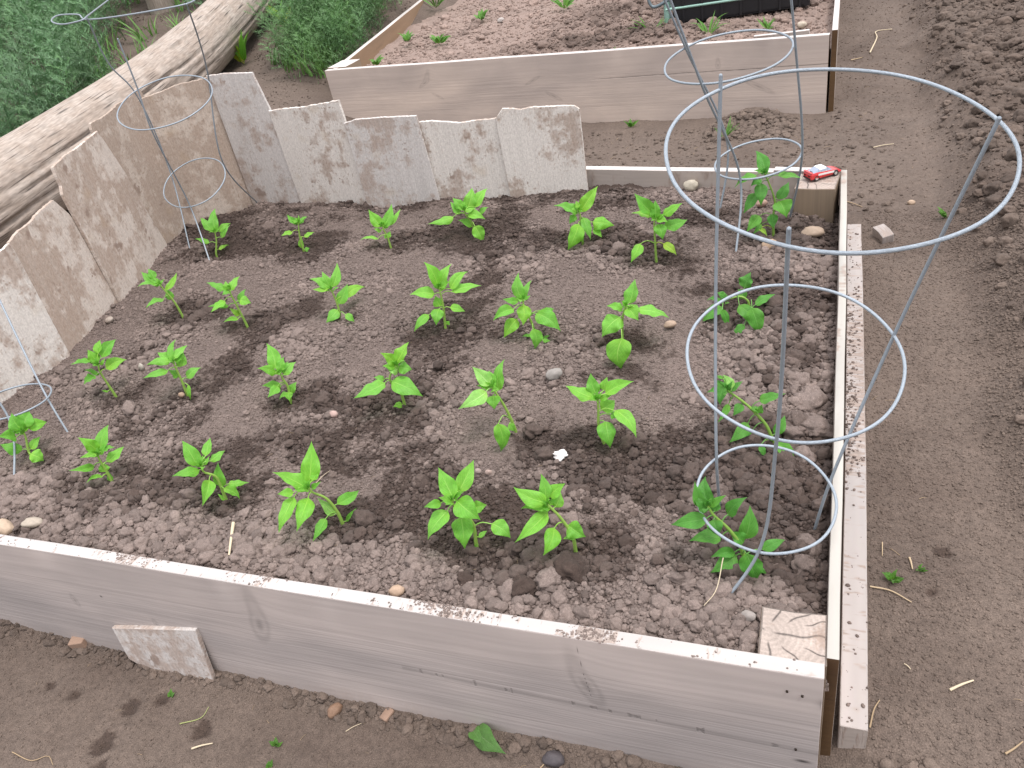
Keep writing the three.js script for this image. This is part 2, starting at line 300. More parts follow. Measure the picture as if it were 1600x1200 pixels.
// ---------------------------------------------------------------- weathered wood
function woodTex(w, h, L, H, o) {
  const kn = o.knots ?? [];
  return makeTex(w, h, (u, v) => {
    const X = u * L, Y = v * H; let y = Y + 0.004 * fbm(X * 2.2 + o.s, Y * 9, 2), dark = 0, ring = 0;
    for (const [kx, ky, r, lean] of kn) {
      const dx = (X - kx) - (Y - ky) * (lean ?? 0), dy = Y - ky, q = Math.sqrt((dx * dx) / (r * r) + (dy * dy) / (r * r * (o.tall ?? 1)));
      y += 0.55 * r * Math.exp(-q * 0.55) * Math.sign(dy || 1) * -1; if (q < 2.4) { ring += Math.exp(-q * q * 0.8); dark += 0.5 * Math.exp(-q * q * 5) + 0.22 * Math.exp(-((q - 1) ** 2) * 14); }
    }
    const band = fbm(X * 0.9 + o.s * 3, y * 42, 3), fine = gn(X * 5 + o.s, y * 330), mid = gn(X * 2.4 + 9, y * 120 + o.s), blot = fbm(X * 3.3 + o.s, Y * 11 + 5, 4), broad = fbm(X * 1.3 + 50 + o.s, Y * 4, 2);
    const slit = Math.max(0, gn(X * 1.7 + 20, y * 95 + o.s) - 0.62) * 2.2;
    let k = 1 + 0.026 * band * (o.grain ?? 1) + 0.02 * mid * (o.grain ?? 1) + 0.026 * fine + 0.1 * blot + 0.085 * broad - 0.34 * dark - 0.3 * slit * (o.slit ?? 1), hgt = 0.6 + 0.16 * band + 0.12 * mid + 0.1 * fine - 0.5 * slit - 0.25 * dark;
    const warm = clamp(0.5 + 0.9 * broad + 0.5 * blot, 0, 1), c = mix3(o.a, o.b, warm);
    for (const [x0, y0, x1, y1, t] of o.cracks ?? []) {
      if (X < x0 || X > x1) continue; const q = (X - x0) / (x1 - x0), yc = lerp(y0, y1, q) + 0.0035 * fbm(X * 7 + y0 * 30, 3, 3), e = Math.abs(Y - yc) / t;
      if (e < 5) { k -= 0.55 * Math.exp(-e * e * 1.2) * ss(0, 0.08, q) * ss(1, 0.92, q) * (0.55 + 0.45 * gn(X * 30, y0 * 50)); hgt -= 0.6 * Math.exp(-e * e * 1.2); }
    }
    if (o.tick) { const [x0, y0, x1, y1] = o.tick; if (X > x0 && X < x1) { const yc = lerp(y0, y1, (X - x0) / (x1 - x0)) + 0.004 * fbm(X * 5, 8, 2), e = Math.abs(Y - yc); k -= 0.1 * Math.exp(-(e * e) / 0.00003); const tk = gn(X * 130, 3.3 + yc); if (e < 0.009 * Math.abs(gn(X * 60, 9)) + 0.003 && tk > 0.45) { k -= 0.38 * (tk - 0.3); hgt -= 0.4; } } }
    for (const [nx, ny, r] of o.nails ?? []) { const q = Math.hypot(X - nx, Y - ny) / r; if (q < 2) { k -= 0.55 * Math.exp(-q * q * 1.5); hgt -= 0.5 * Math.exp(-q * q * 2); } }
    let col = [c[0] * k, c[1] * k, c[2] * k];
    if (o.dirt) { const m = o.dirt(X, Y); if (m > 0) { const g = gn(X * 420, Y * 420) * 0.16 + gn(X * 180, Y * 180) * 0.14; col = mix3(col, [150 * (1 + g), 135 * (1 + g), 125 * (1 + g)], 0.75 * clamp(m + g * 0.8 * (m > 0.08), 0, 1)); hgt += 0.3 * m; } }
    return [...col, hgt];
  });
}
const grainDirt = (amount, sx = 9, sy = 26) => (X, Y) => ss(0.0, 0.35, fbm(X * sx + 3, Y * sy, 4) + 0.3 * gn(X * 60, Y * 60) + amount);
const faceFront = woodTex(2048, 384, 2.1, 0.34, {
  s: 1.3, a: [176, 169, 166], b: [188, 178, 172], knots: [[1.14, 0.235, 0.018, 0.25], [1.76, 0.23, 0.017, -0.35], [0.66, 0.2, 0.007], [0.86, 0.17, 0.006], [0.45, 0.26, 0.006]], tall: 6, slit: 0.35,
  tick: [1.42, 0.185, 2.1, 0.165], cracks: [[1.755, 0.30, 1.765, 0.2, 0.002]], nails: [[2.03, 0.27, 0.004], [2.02, 0.14, 0.004], [2.06, 0.29, 0.003], [0.75, 0.23, 0.003]], dirt: (X, Y) => 0.55 * ss(0.085, 0.055, Y + 0.012 * fbm(X * 9, 1, 3)) * (0.7 + 0.4 * gn(X * 40, Y * 40)),
});
// soil lying on the boards' top edges (X along the board from its left / far end, Y across, metres)
function topDirt(X, Y) { return ss(0.16, 0.4, 0.62 * fbm(X * 40 + 3, Y * 60, 4) + 0.4 * gn(X * 170, Y * 170) + 0.2 * gn(X * 400, Y * 400) + 0.5 * Math.exp(-(((X - 1.545) / 0.075) ** 2)) + 0.5 * Math.exp(-(((X - 1.78) / 0.035) ** 2)) + 0.42 * Math.exp(-(((X - 0.89) / 0.06) ** 2)) + 0.26 * Math.exp(-(((X - 1.2) / 0.05) ** 2)) + 0.2 * fbm(X * 4, 1, 2) - 0.12); }
function layDirt(X, Y) { return ss(0.16, 0.4, 0.6 * fbm(X * 52 + 21, Y * 60, 4) + 0.45 * gn(X * 150, Y * 150) + 0.2 * gn(X * 380, Y * 380) + 0.42 * ss(0.5, 0.7, X) * ss(1.35, 1.1, X) * ss(0.038, 0.012, Y) - 0.06 * ss(0.6, 0.4, X) + 0.03 + 0.2 * fbm(X * 6, 3, 2)); }
const topFront = woodTex(2048, 64, 2.1, 0.026, {
  s: 4.1, a: [192, 189, 187], b: [174, 169, 165], slit: 0.9, grain: 1.2,
  dirt: topDirt,
});
const topSide = woodTex(1024, 32, 1.72, 0.016, { s: 7.7, a: [182, 181, 175], b: [162, 158, 150], grain: 2.2, slit: 2, dirt: (X, Y) => ss(0.18, 0.45, fbm(X * 7 + 9, Y * 60, 4) + 0.25 * gn(X * 90, Y * 90)) });
const layTop = woodTex(1024, 48, 1.72, 0.04, {
  s: 2.9, a: [180, 175, 172], b: [166, 158, 153], slit: 0.4, grain: 1.4,
  dirt: layDirt,
});
const faceFar = woodTex(1536, 256, 2.52, 0.36, {
  s: 8.8, a: [188, 176, 168], b: [198, 184, 172], knots: [[0.6, 0.27, 0.016, 1.4], [0.66, 0.2, 0.012, -1.6], [1.2, 0.25, 0.014, 1.8], [1.3, 0.17, 0.016, -1.5], [2.08, 0.27, 0.01], [2.25, 0.17, 0.022, -1.8]], tall: 1.6, slit: 0.3, grain: 0.7, cracks: [[1.5, 0.24, 2.52, 0.25, 0.0016]],
  nails: [[2.45, 0.315, 0.005], [2.45, 0.2, 0.005], [2.46, 0.1, 0.004], [2.3, 0.315, 0.004]], dirt: (X, Y) => 0.7 * ss(0.07, 0.035, Y + 0.02 * fbm(X * 5, 2, 3)),
});
const capTex = woodTex(1024, 48, 2.5, 0.03, { s: 5.9, a: [206, 203, 200], b: [190, 184, 180], slit: 0.5, grain: 1.3 });
const brownEnd = woodTex(128, 512, 0.03, 0.34, { s: 3.2, a: [104, 80, 50], b: [78, 56, 36], grain: 1.6, slit: 1.5 });
const plainGrey = woodTex(1024, 256, 1.6, 0.3, { s: 6.2, a: [176, 166, 158], b: [166, 156, 148], dirt: grainDirt(-0.1) });
// end grain: growth rings round a pith off the corner, radial checks
const endGrain = makeTex(512, 512, (u, v) => {
  const x = u - 0.36, y = v - 0.5, r = Math.hypot(x, y) * (1 + 0.05 * fbm(u * 5, v * 5, 2)), a = Math.atan2(y, x);
  const ring = Math.sin(r * 190 + 0.9 * fbm(u * 6, v * 6, 2)); let ck = 0;
  for (const [a0, l0, l1, t] of [[0.02, 0.02, 0.66, 0.006], [1.25, 0.06, 0.6, 0.0045], [-1.4, 0.05, 0.55, 0.005], [2.6, 0.0, 0.34, 0.005], [-0.75, 0.1, 0.6, 0.004], [0.7, 0.12, 0.65, 0.0045], [-2.5, 0.06, 0.42, 0.004], [1.9, 0.1, 0.5, 0.004], [-0.3, 0.2, 0.6, 0.0035], [0.38, 0.2, 0.62, 0.0035], [-2.0, 0.1, 0.5, 0.004], [3.1, 0.05, 0.36, 0.004]]) {
    const d = Math.atan2(Math.sin(a - a0 - 0.1 * gn(r * 9, a0 * 5)), Math.cos(a - a0 - 0.1 * gn(r * 9, a0 * 5))) * r; if (r > l0 && r < l1) ck += Math.exp(-((d / t) ** 2)) * ss(l0, l0 + 0.05, r) * ss(l1, l1 - 0.15, r);
  }
  const k = 1 + 0.03 * ring + 0.12 * fbm(u * 6, v * 6, 4) + 0.06 * gn(u * 90, v * 90) - 0.4 * Math.min(1, ck), d = ss(0.1, 0.5, fbm(u * 5 + 9, v * 5, 4) + 0.2 * gn(u * 60, v * 60));
  return [...mix3([168 * k, 156 * k, 147 * k], [140, 118, 104], 0.5 * d), 0.6 + 0.12 * ring + 0.1 * gn(u * 120, v * 120) - 0.6 * Math.min(1, ck)];
});
const postSide = woodTex(256, 256, 0.12, 0.2, { s: 5.1, a: [150, 134, 116], b: [132, 116, 98], grain: 2, slit: 2.5 });
const W = { front: tmat(faceFront, 0.0016), top: tmat(topFront, 0.0012), side: tmat(topSide, 0.0012), lay: tmat(layTop, 0.001), cap: tmat(capTex, 0.001), tan: tmat(woodTex(1024, 128, 2.7, 0.34, { s: 3.9, a: [152, 128, 104], b: [132, 108, 84], grain: 1.4 }), 0.0012), far: tmat(faceFar, 0.0016), brown: tmat(brownEnd, 0.0012), grey: tmat(plainGrey, 0.0014), end: tmat(endGrain, 0.0025), post: tmat(postSide, 0.002) };
// faces: +x, -x, +y, -y, +z, -z
{
  const bed = thing('raised_bed', 'long wooden raised bed of weathered grey boards planted with rows of seedlings', 'raised bed');
  const fb = mesh('front_board', boardGeo(2.106, 0.36, 0.025, { seed: 1, bow: 0.002 }), [W.brown, W.brown, W.top, W.grey, W.front, W.grey], bed);
  fb.position.set(-1.026, 0.12, -0.7115); fb.rotation.y = 0.0058;
  const rb = mesh('right_board', boardGeo(0.0165, 0.34, 1.722, { seed: 2, bow: 0.002, r: 0.0018 }), [W.grey, W.grey, rotTex(W.side), W.grey, W.brown, W.grey], bed);
  rb.position.set(0.0375, 0.13, -1.601);
  const bb = mesh('back_board', boardGeo(1.25, 0.3, 0.03, { seed: 3 }), [W.grey, W.grey, W.cap, W.grey, W.grey, W.grey], bed);
  bb.position.set(-0.6, 0.15, -2.547); bb.rotation.y = -0.148;
  const strip = mesh('cap_strip', boardGeo(0.17, 0.006, 0.026, { seed: 4, r: 0.0015 }), [W.cap, W.cap, W.cap, W.cap, W.cap, W.cap], bed);
  strip.position.set(-0.077, 0.3035, -2.466); strip.rotation.y = -0.148;
  const p1 = mesh('corner_post', boardGeo(0.091, 0.3, 0.089, { seed: 5, r: 0.003 }), [rotTex(W.post), rotTex(W.post), W.end, W.end, rotTex(W.post), rotTex(W.post)], bed); p1.position.set(-0.0165, 0.148, -0.7705); p1.rotation.y = 0.012;
  const p2 = mesh('corner_post', boardGeo(0.112, 0.3, 0.112, { seed: 6, r: 0.003 }), [rotTex(W.post), rotTex(W.post), W.end, W.end, rotTex(W.post), rotTex(W.post)], bed); p2.position.set(-0.0355, 0.149, -2.386); p2.rotation.y = -0.12;
  for (const [x, y] of [[0.0, 0.255], [-0.02, 0.26], [-0.005, 0.12]]) { const n = mesh('nail', new THREE.CylinderGeometry(0.0018, 0.0018, 0.003, 10), std({ color: 0x3c332c, roughness: 0.7, metalness: 0.5 }), bed); n.rotation.x = Math.PI / 2; n.position.set(x, y, -0.7045); }

  const plank = mesh('plank', boardGeo(0.0395, 0.16, 1.7, { seed: 9, bow: 0.003 }), [W.grey, W.grey, rotTex(W.lay), W.grey, W.grey, W.grey]);
  tag(plank, 'pale soil-speckled plank sunk on edge along the outside of the near bed', 'plank'); plank.position.set(0.0755, 0.05, -1.6); plank.rotation.y = -0.001;

  const far = thing('raised_bed', 'second raised bed behind, mostly bare pale soil with a black tray standing on it', 'raised bed');
  const up = mesh('front_board', boardGeo(2.52, 0.36, 0.03, { seed: 11, bow: 0.004 }), [W.brown, W.brown, W.cap, W.grey, W.far, W.grey], far); up.position.set(-1.285, 0.22, -3.746); up.rotation.y = -0.1;
  const lb = mesh('left_board', boardGeo(0.03, 0.34, 2.7, { seed: 12 }), [W.tan, W.grey, rotTex(W.cap), W.grey, W.grey, W.grey], far); lb.position.set(-2.68, 0.232, -5.2); lb.rotation.y = 0.15;
  const rb2 = mesh('right_board', boardGeo(0.022, 0.34, 2.9, { seed: 13 }), [W.grey, W.grey, rotTex(W.cap), W.grey, W.brown, W.grey], far); rb2.position.set(-0.012, 0.245, -5.06);
  const bk = mesh('back_board', boardGeo(2.9, 0.34, 0.03, { seed: 14 }), [W.grey, W.grey, W.cap, W.grey, W.grey, W.grey], far); bk.position.set(-1.45, 0.235, -6.53);
  const cp = mesh('corner_post', boardGeo(0.12, 0.3, 0.14, { seed: 15 }), [W.post, W.post, W.cap, W.end, W.post, W.post], far); cp.position.set(-2.47, 0.255, -3.955); cp.rotation.y = -0.1;
  const sp = mesh('splice_strip', boardGeo(0.22, 0.05, 0.02, { seed: 16 }), [W.cap, W.cap, W.cap, W.cap, W.grey, W.grey], far); sp.position.set(-0.22, 0.38, -3.69); sp.rotation.y = -0.06; sp.rotation.z = 0.03;
}
{
  scatter(ground, 'dirt_crumbs', crumbs, 30000, () => { const X = rr(0, 2.1), Y = rr(0.001, 0.024); if (rnd() > topDirt(X, 0.025 - Y) * 0.5) return null; const x = X - 2.079, r = 0.0005 + 0.0014 * rnd() ** 3; return [x, 0.3 + r * 0.2, -0.724 + Y - (x + 1.026) * 0.0058, r, vary(mix3(DRY, WET, rr(-0.3, 0.05)), x, Y, 0.2)]; });
  scatter(ground, 'dirt_crumbs', crumbs, 14000, () => { const X = rr(0, 1.7), Y = rr(0.001, 0.0385); if (rnd() > 0.25 * layDirt(X, Y)) return null; const r = 0.0006 + 0.0028 * rnd() ** 4; return [0.0558 + Y, 0.1305 + r * 0.2, -0.75 - X, r, vary(mix3(DRY, WET, rr(-0.1, 0.3)), X, Y, 0.2)]; });
}
// the same wood with its grain turned to run along z on a box's top
function rotTex(m) { const c = m.clone(); for (const k of ['map', 'bumpMap']) { c[k] = m[k].clone(); c[k].rotation = Math.PI / 2; c[k].needsUpdate = true; } return c; }

// soil of the far bed
{
  const xl = (z) => -2.5 + 0.15 * (z + 3.86), front = (x) => -3.768 + 0.1 * (x + 1.285);
  const heap = (x, z) => Math.exp(-(((x + 1.0) / 0.55) ** 2) - (((z + 4.12) / 0.16) ** 2)) + 0.8 * Math.exp(-(((x + 1.15) / 0.3) ** 2) - (((z + 4.7) / 0.3) ** 2));
  const Y = (x, z) => { const h = heap(x, z) * (0.8 + 0.5 * fbm(x * 9, z * 9, 2)); return 0.335 - 0.02 * ss(-1.9, -2.5, x) + 0.018 * fbm(x * 3, z * 3, 2) + 0.05 * h + (0.006 + 0.03 * h) * fbm(x * 14, z * 14, 3) - 0.012 * ss(0.09, 0.0, Math.abs(fbm(x * 7 + 2, z * 7, 2))) + 0.006 * Math.max(0, 0.5 - cell(x * 28, z * 28)); };
  const D = (x, z) => clamp(0.06 + 0.95 * heap(x, z) * (0.8 + 0.6 * fbm(x * 12, z * 12, 2)) + 0.2 * fbm(x * 5, z * 5, 3), 0, 1);
  const C = (x, z) => vary(mix3(FAR_DRY, PATHDARK, D(x, z)), x, z, 0.2);
  const g = structure('soil', sheet(lines(-2.9, -0.02, 0.011), lines(-6.52, -3.58, 0.011), Y, C, (x, z) => x < xl(z) || z > front(x) ), earthMat, 'dry cracked pale soil in the far raised bed with a dark turned heap');
  const spot = (a, b, p, f) => () => { const x = rr(-2.5, -0.03), z = rr(-6, -3.72); if (z > front(x) - 0.01 || rnd() > f(x, z)) return null; const r = a + (b - a) * Math.pow(rnd(), p); return [x, Y(x, z) + r * 0.2, z, r, C(x, z)]; };
  scatter(g, 'dirt_crumbs', crumbs, 26000, spot(0.002, 0.009, 2.2, (x, z) => 0.5 + heap(x, z)));
  scatter(g, 'dirt_clods', lumps, 2600, spot(0.006, 0.028, 2.4, (x, z) => 0.12 + heap(x, z)));
}

// ---------------------------------------------------------------- broken fibre-cement slabs
function slabTex(s, cream, mud, amount) {
  return makeTex(1024, 1024, (u, v) => {
    const streak = gn(u * 150 + s, v * 5, 150, 5), streak2 = fbm(u * 40 + s, v * 3, 3, 40, 3), pit = gn(u * 230, v * 90 + s, 230, 90), cloud = fbm(u * 4 + s, v * 4, 5, 4), drip = fbm(u * 30 + s, v * 6, 4, 30, 6);
    const edge = fbm(u * 24 + 9 + s, v * 24, 5, 24), spl = gn(u * 110 + s, v * 100, 110, 100), spl2 = fbm(u * 70, v * 70 + s, 2, 70), grain = gn(u * 250, v * 250 + s, 250);
    let m = ss(-0.1, 0.26, cloud + 0.5 * edge + 0.22 * drip + 0.1 * spl2 + amount); m = clamp(m * (0.8 + 0.35 * streak2 + 0.2 * spl2) + 0.55 * ss(0.4, 0.55, spl) * ss(-0.35, 0.05, cloud + amount), 0, 1);
    const dark = ss(0.3, 0.5, fbm(u * 14 + 40, v * 14 + s, 4, 14)) * ss(0.1, 0.4, m), rust = ss(0.3, 0.6, fbm(u * 7 + 60 + s, v * 7, 3, 7));
    const k = 1 + 0.028 * streak + 0.03 * streak2 + 0.06 * pit + 0.05 * grain;
    let c = mix3([cream[0] * k, cream[1] * k, cream[2] * k], [mud[0] * k, mud[1] * k, mud[2] * k], m * 0.85); c = mix3(c, [112, 92, 80], 0.42 * dark); c = mix3(c, [176, 150, 116], 0.22 * rust);
    return [...c, 0.5 + 0.1 * streak + 0.14 * pit + 0.06 * streak2 + 0.2 * m * edge + 0.1 * grain];
  });
}
const cementPale = tmat(slabTex(0, [216, 211, 204], [162, 144, 131], -0.08), 0.0012, { roughness: 0.92 }), cementMud = tmat(slabTex(31, [192, 180, 168], [160, 143, 129], 0.3), 0.0012, { roughness: 0.94 });
const cementTan = tmat(slabTex(103, [204, 194, 184], [164, 146, 132], 0.1), 0.0012, { roughness: 0.93 });
const cementGrey = tmat(slabTex(67, [200, 196, 192], [166, 150, 139], -0.03), 0.0012, { roughness: 0.92 });
// outline in mm (u along the slab, height above y = 0); the last two points are the buried foot
function slab(label, o, yaw, pts, mat, foot, sd, depth = 0.0075) {
  const P = pts.map(([u, v]) => [u / 1000, v / 1000]), n = P.length, out = [];
  for (let i = 0; i < n; i++) {
    const a = P[i], b = P[(i + 1) % n], L = Math.hypot(b[0] - a[0], b[1] - a[1]), steps = Math.max(1, Math.round(L / 0.007)), low = a[1] < 0.3 && b[1] < 0.3, top = Math.abs(b[1] - a[1]) < Math.abs(b[0] - a[0]) * 1.2;
    for (let k = 0; k < steps; k++) {
      const t = k / steps, j = low || (k === 0) ? 0 : (top ? 0.0036 : 0.0013) * fbm((a[0] + t * L) * 70 + sd, i * 7 + sd, 3);
      out.push([lerp(a[0], b[0], t) - (top ? 0 : j), lerp(a[1], b[1], t) + (top ? j : 0)]);
    }
  }
  const s = new THREE.Shape(out.map(([u, v]) => new THREE.Vector2(u, low2(v, foot))));
  const g = new THREE.ExtrudeGeometry(s, { depth, bevelEnabled: true, bevelThickness: 0.0012, bevelSize: 0.0012, bevelSegments: 1, curveSegments: 1 });
  g.translate(0, 0, -depth); const uv = g.attributes.uv; for (let i = 0; i < uv.count; i++) uv.setXY(i, uv.getX(i) + sd * 0.37, uv.getY(i) + sd * 0.53);
  const m = mesh('cement_slab', g, mat); tag(m, label, 'slab', 'broken cement slabs edging the bed'); m.position.set(...o); m.rotation.y = THREE.MathUtils.degToRad(yaw); return m;
}
const low2 = (v, foot) => (v < 0.27 ? v - foot : v);
slab('cream slab with a bumpy arched top, at the end beside the low board', [-1.04, 0, -2.477], 10.1, [[1, 518], [28, 547], [60, 544], [88, 536], [117, 540], [230, 531], [264, 526], [277, 515], [273, 255], [3, 255]], cementPale, 0.16, 1);
slab('cream slab with brown smears and a dipping top, behind the arched end slab', [-1.302, 0, -2.472], 2.8, [[-27, 526], [25, 527], [78, 520], [132, 512], [195, 516], [238, 515], [268, 518], [269, 251], [-13, 252]], cementPale, 0.16, 2);
slab('clean grey white slab with a nearly straight top, fourth from the log end of the back wall', [-1.593, 0, -2.431], 5.8, [[8, 553], [58, 562], [155, 559], [277, 552], [291, 260], [8, 256]], cementGrey, 0.16, 3);
slab('white and brown mottled slab with a top rising to the right, in front of the far bed corner', [-1.907, 0, -2.48], -6.1, [[-5, 603], [73, 609], [154, 611], [265, 622], [317, 629], [321, 573], [324, 250], [0, 250]], cementPale, 0.16, 4.3);
slab('tall narrow slab with a pale tongue-shaped patch, right of the slab behind the wire cage', [-2.12, 0, -2.489], -0.7, [[-15, 743], [52, 744], [108, 743], [186, 738], [192, 706], [210, 603], [215, 258], [-21, 248]], cementGrey, 0.16, 5.6);
slab('tall mottled brown slab standing right behind the rings of the wire cage', [-2.308, 0, -2.289], 52, [[-17, 724], [29, 731], [108, 735], [171, 741], [220, 736], [273, 735], [284, 253], [-1, 253]], cementMud, 0.16, 6.2);
slab('plain brown muddy slab in the bend of the wall beside the log', [-2.273, 0, -2.04], 96.8, [[-13, 719], [-7, 735], [90, 737], [161, 749], [227, 750], [291, 765], [305, 726], [254, 251], [-8, 254]], cementMud, 0.16, 7.4);
slab('wide muddy slab with a pointed upper corner and chipped side edge', [-2.129, 0, -1.722], 109.7, [[-18, 712], [66, 718], [139, 714], [307, 717], [357, 557], [387, 386], [420, 252], [-23, 260], [-37, 636], [-22, 658], [-23, 684]], cementTan, 0.16, 8.1);
slab('lower slab with a sloping peaked top next to the wide pointed slab', [-2.055, 0, -1.403], 104.6, [[14, 614], [64, 623], [117, 622], [180, 631], [255, 634], [290, 575], [345, 400], [372, 250], [0, 250]], cementTan, 0.16, 9.7);
slab('pale slab with a dark muddy foot at the open end of the wall by the cut-off cage', [-2.057, 0, -1.149], 87.4, [[93, 592], [224, 610], [257, 616], [259, 594], [248, 255], [-5, 255], [-131, 247], [-160, 560]], cementPale, 0.16, 10.9);
{
  const g = slab('small wedge-shaped white slab leaning on the outside of the front board', [0, 0, 0], 0, [[0, 92], [120, 116], [235, 138], [226, 60], [218, -40], [80, -38], [2, 2]], cementGrey, 0.0, 12.3, 0.008);
  g.position.set(-1.34, 0, -0.678); g.rotation.x = -0.1; g.userData.group = undefined; delete g.userData.group;
}

// ---------------------------------------------------------------- wire cages
const galv = new THREE.MeshStandardMaterial({ color: 0xa6b2bc, metalness: 0.35, roughness: 0.42, bumpMap: grit.bump, bumpScale: 0.0006 });
const galvOld = new THREE.MeshStandardMaterial({ color: 0x9aa5ae, metalness: 0.4, roughness: 0.5, bumpMap: grit.bump, bumpScale: 0.0006 });
function ringGeo(c, nx, nz, R, r, a0 = 0) {
  const n = V(nx, 1, nz).normalize(), e1 = V(1, 0, 0).addScaledVector(n, -n.x).normalize(), e2 = V(0, 0, 0).crossVectors(n, e1), pts = [];
  for (let i = 0; i < 48; i++) { const a = a0 + (i / 48) * 2 * Math.PI, k = R * (1 + 0.006 * Math.sin(a * 3 + c[0] * 40) + 0.004 * Math.sin(a * 7)); pts.push(V(...c).addScaledVector(e1, Math.cos(a) * k).addScaledVector(e2, Math.sin(a) * k)); }
  return taper(pts, r, r, 128, 9, true);
}
function cage(label, rings, legs, r, mat) {
  const t = thing('plant_cage', label, 'plant cage', [0, 0, 0], 'cone-shaped wire plant cages'), o = V(...legs[0][0]); t.position.set(o.x, 0, o.z);
  const put = (n, g) => { g.translate(-o.x, 0, -o.z); mesh(n, g, mat, t); };
  for (const [c, nx, nz, R] of rings) put('ring', ringGeo(c, nx, nz, R, r));
  for (const L of legs) {
    const pts = L.map((q) => V(...q)), foot = pts[0].clone().addScaledVector(pts[1].clone().sub(pts[0]).normalize(), -0.05), n = pts.length, last = pts[n - 1].clone();
    const out = L.tip === undefined ? [foot, ...pts] : [foot, ...pts, last.addScaledVector(pts[n - 1].clone().sub(pts[n - 2]).normalize(), L.tip)];
    put('leg', mergeGeometries([taper(out, r * 1.06, r * 1.06, 60, 9), capAt(out[out.length - 1], r * 1.06)]));
  }
  return t;
}
function capAt(p, r) { const g = new THREE.SphereGeometry(r, 9, 6); g.translate(p.x, p.y, p.z); return g; }
const tip = (a, t) => Object.assign(a, { tip: t });
cage('large wire cage nearest the viewer, its wide top ring reaching over the side board', [[[0.001, 0.934, -0.966], 0.117, 0.189, 0.19], [[-0.036, 0.627, -0.988], 0.127, 0.25, 0.145], [[-0.07, 0.374, -0.968], 0.102, 0.154, 0.105]], [
  tip([[-0.153, 0.25, -1.055], [-0.151, 0.39, -1.019], [-0.152, 0.663, -1.075], [-0.139, 0.973, -1.088]], 0.018),
  tip([[-0.133, 0.25, -0.828], [-0.073, 0.357, -0.861], [-0.048, 0.592, -0.844], [-0.037, 0.904, -0.787]], 0.018),
  tip([[0.004, 0.25, -1.023], [0.024, 0.372, -1.019], [0.094, 0.626, -1.052], [0.165, 0.923, -1.007]], 0.022)], 0.0024, galv);
cage('leaning wire cage at the back corner near the toy car', [[[-0.189, 0.438, -2.225], -0.111, 0.086, 0.115], [[-0.256, 0.737, -2.146], -0.063, 0.119, 0.155], [[-0.31, 1.05, -2.08], -0.05, 0.1, 0.19]], [
  tip([[-0.23, 0.24, -2.028], [-0.223, 0.424, -2.111], [-0.296, 0.715, -1.989], [-0.375, 1.03, -1.9]], 0.02),
  tip([[-0.103, 0.24, -2.279], [-0.074, 0.449, -2.205], [-0.094, 0.745, -2.131], [-0.124, 1.04, -2.05]], 0.02),
  tip([[-0.307, 0.24, -2.307], [-0.282, 0.437, -2.337], [-0.373, 0.744, -2.24], [-0.46, 1.045, -2.13]], 0.02)], 0.0029, galvOld);
cage('bent wire cage standing against the tall slabs beside the log', [[[-2.091, 0.464, -2.182], 0.124, 0.451, 0.115], [[-2.019, 0.761, -2.123], 0.13, 0.258, 0.155]], [
  [[-1.959, 0.25, -1.966], [-2.053, 0.413, -2.079], [-1.981, 0.72, -1.982], [-1.965, 0.85, -1.98], [-1.955, 0.985, -1.975]],
  [[-2.118, 0.25, -2.488], [-2.026, 0.501, -2.282], [-1.945, 0.792, -2.277], [-1.83, 0.92, -2.16], [-1.725, 1.04, -2.04]],
  [[-2.145, 0.25, -2.088], [-2.213, 0.495, -2.217], [-2.171, 0.793, -2.168], [-2.17, 0.89, -2.115], [-2.112, 1.04, -2.05]]], 0.0023, galvOld);
{ // its top ring, pulled out of shape into a loop
  const t = scene.children[scene.children.length - 1], pts = [[-2.365, 1.04, -2.42], [-2.114, 1.044, -2.05], [-2.08, 1.044, -2.0], [-2.15, 1.04, -2.0], [-2.33, 1.04, -2.12], [-2.4, 1.04, -2.22], [-2.29, 1.038, -2.19], [-2.114, 1.036, -2.055], [-1.83, 1.04, -2.01], [-1.73, 1.04, -2.05], [-1.84, 1.04, -2.25]].map((q) => V(...q));
  const g = taper(pts, 0.0023, 0.0023, 120, 8); g.translate(-t.position.x, 0, -t.position.z); mesh('ring', g, galvOld, t);
}
cage('cut-off wire cage over the seedling at the open end of the slab wall', [[[-1.838, 0.364, -1.056], 0.023, -0.126, 0.09]], [
  tip([[-1.725, 0.26, -0.892], [-1.775, 0.371, -0.993], [-1.86, 0.62, -1.0]], 0.05),
  tip([[-1.705, 0.26, -1.055], [-1.769, 0.358, -1.097], [-1.96, 0.585, -1.25]], 0.05),
  tip([[-1.9, 0.26, -1.0], [-1.925, 0.362, -1.03], [-2.0, 0.6, -1.02]], 0.05)], 0.0023, galvOld);

// ---------------------------------------------------------------- seedlings
const leafTex = makeTex(256, 512, (u, v) => {
  const x = (u - 0.5) * 2, ax = Math.abs(x), rib = Math.exp(-((x / (0.035 * (1.3 - v))) ** 2)), t = v * 1.15 - ax * 0.42 - 0.05 * ax * ax, side = ((t * 7.5 + (x > 0 ? 0.35 : 0)) % 1 + 1) % 1;
  const vein = Math.exp(-(((side - 0.5) / 0.055) ** 2)) * ss(1.0, 0.65, ax) * ss(0.02, 0.1, ax), cloud = fbm(u * 6, v * 12, 4), fine = gn(u * 60, v * 110);
  const k = 1 + 0.09 * cloud + 0.04 * fine, tipY = ss(0.35, 0.0, v);
  let c = [118 * k + 14 * tipY, 184 * k + 8 * tipY, 72 * k]; c = mix3(c, [184, 224, 134], clamp(0.75 * rib + 0.32 * vein, 0, 1));
  return [...c, 0.55 - 0.3 * rib - 0.24 * vein + 0.16 * Math.exp(-(((side - 0.0) / 0.25) ** 2)) + 0.08 * cloud];
});
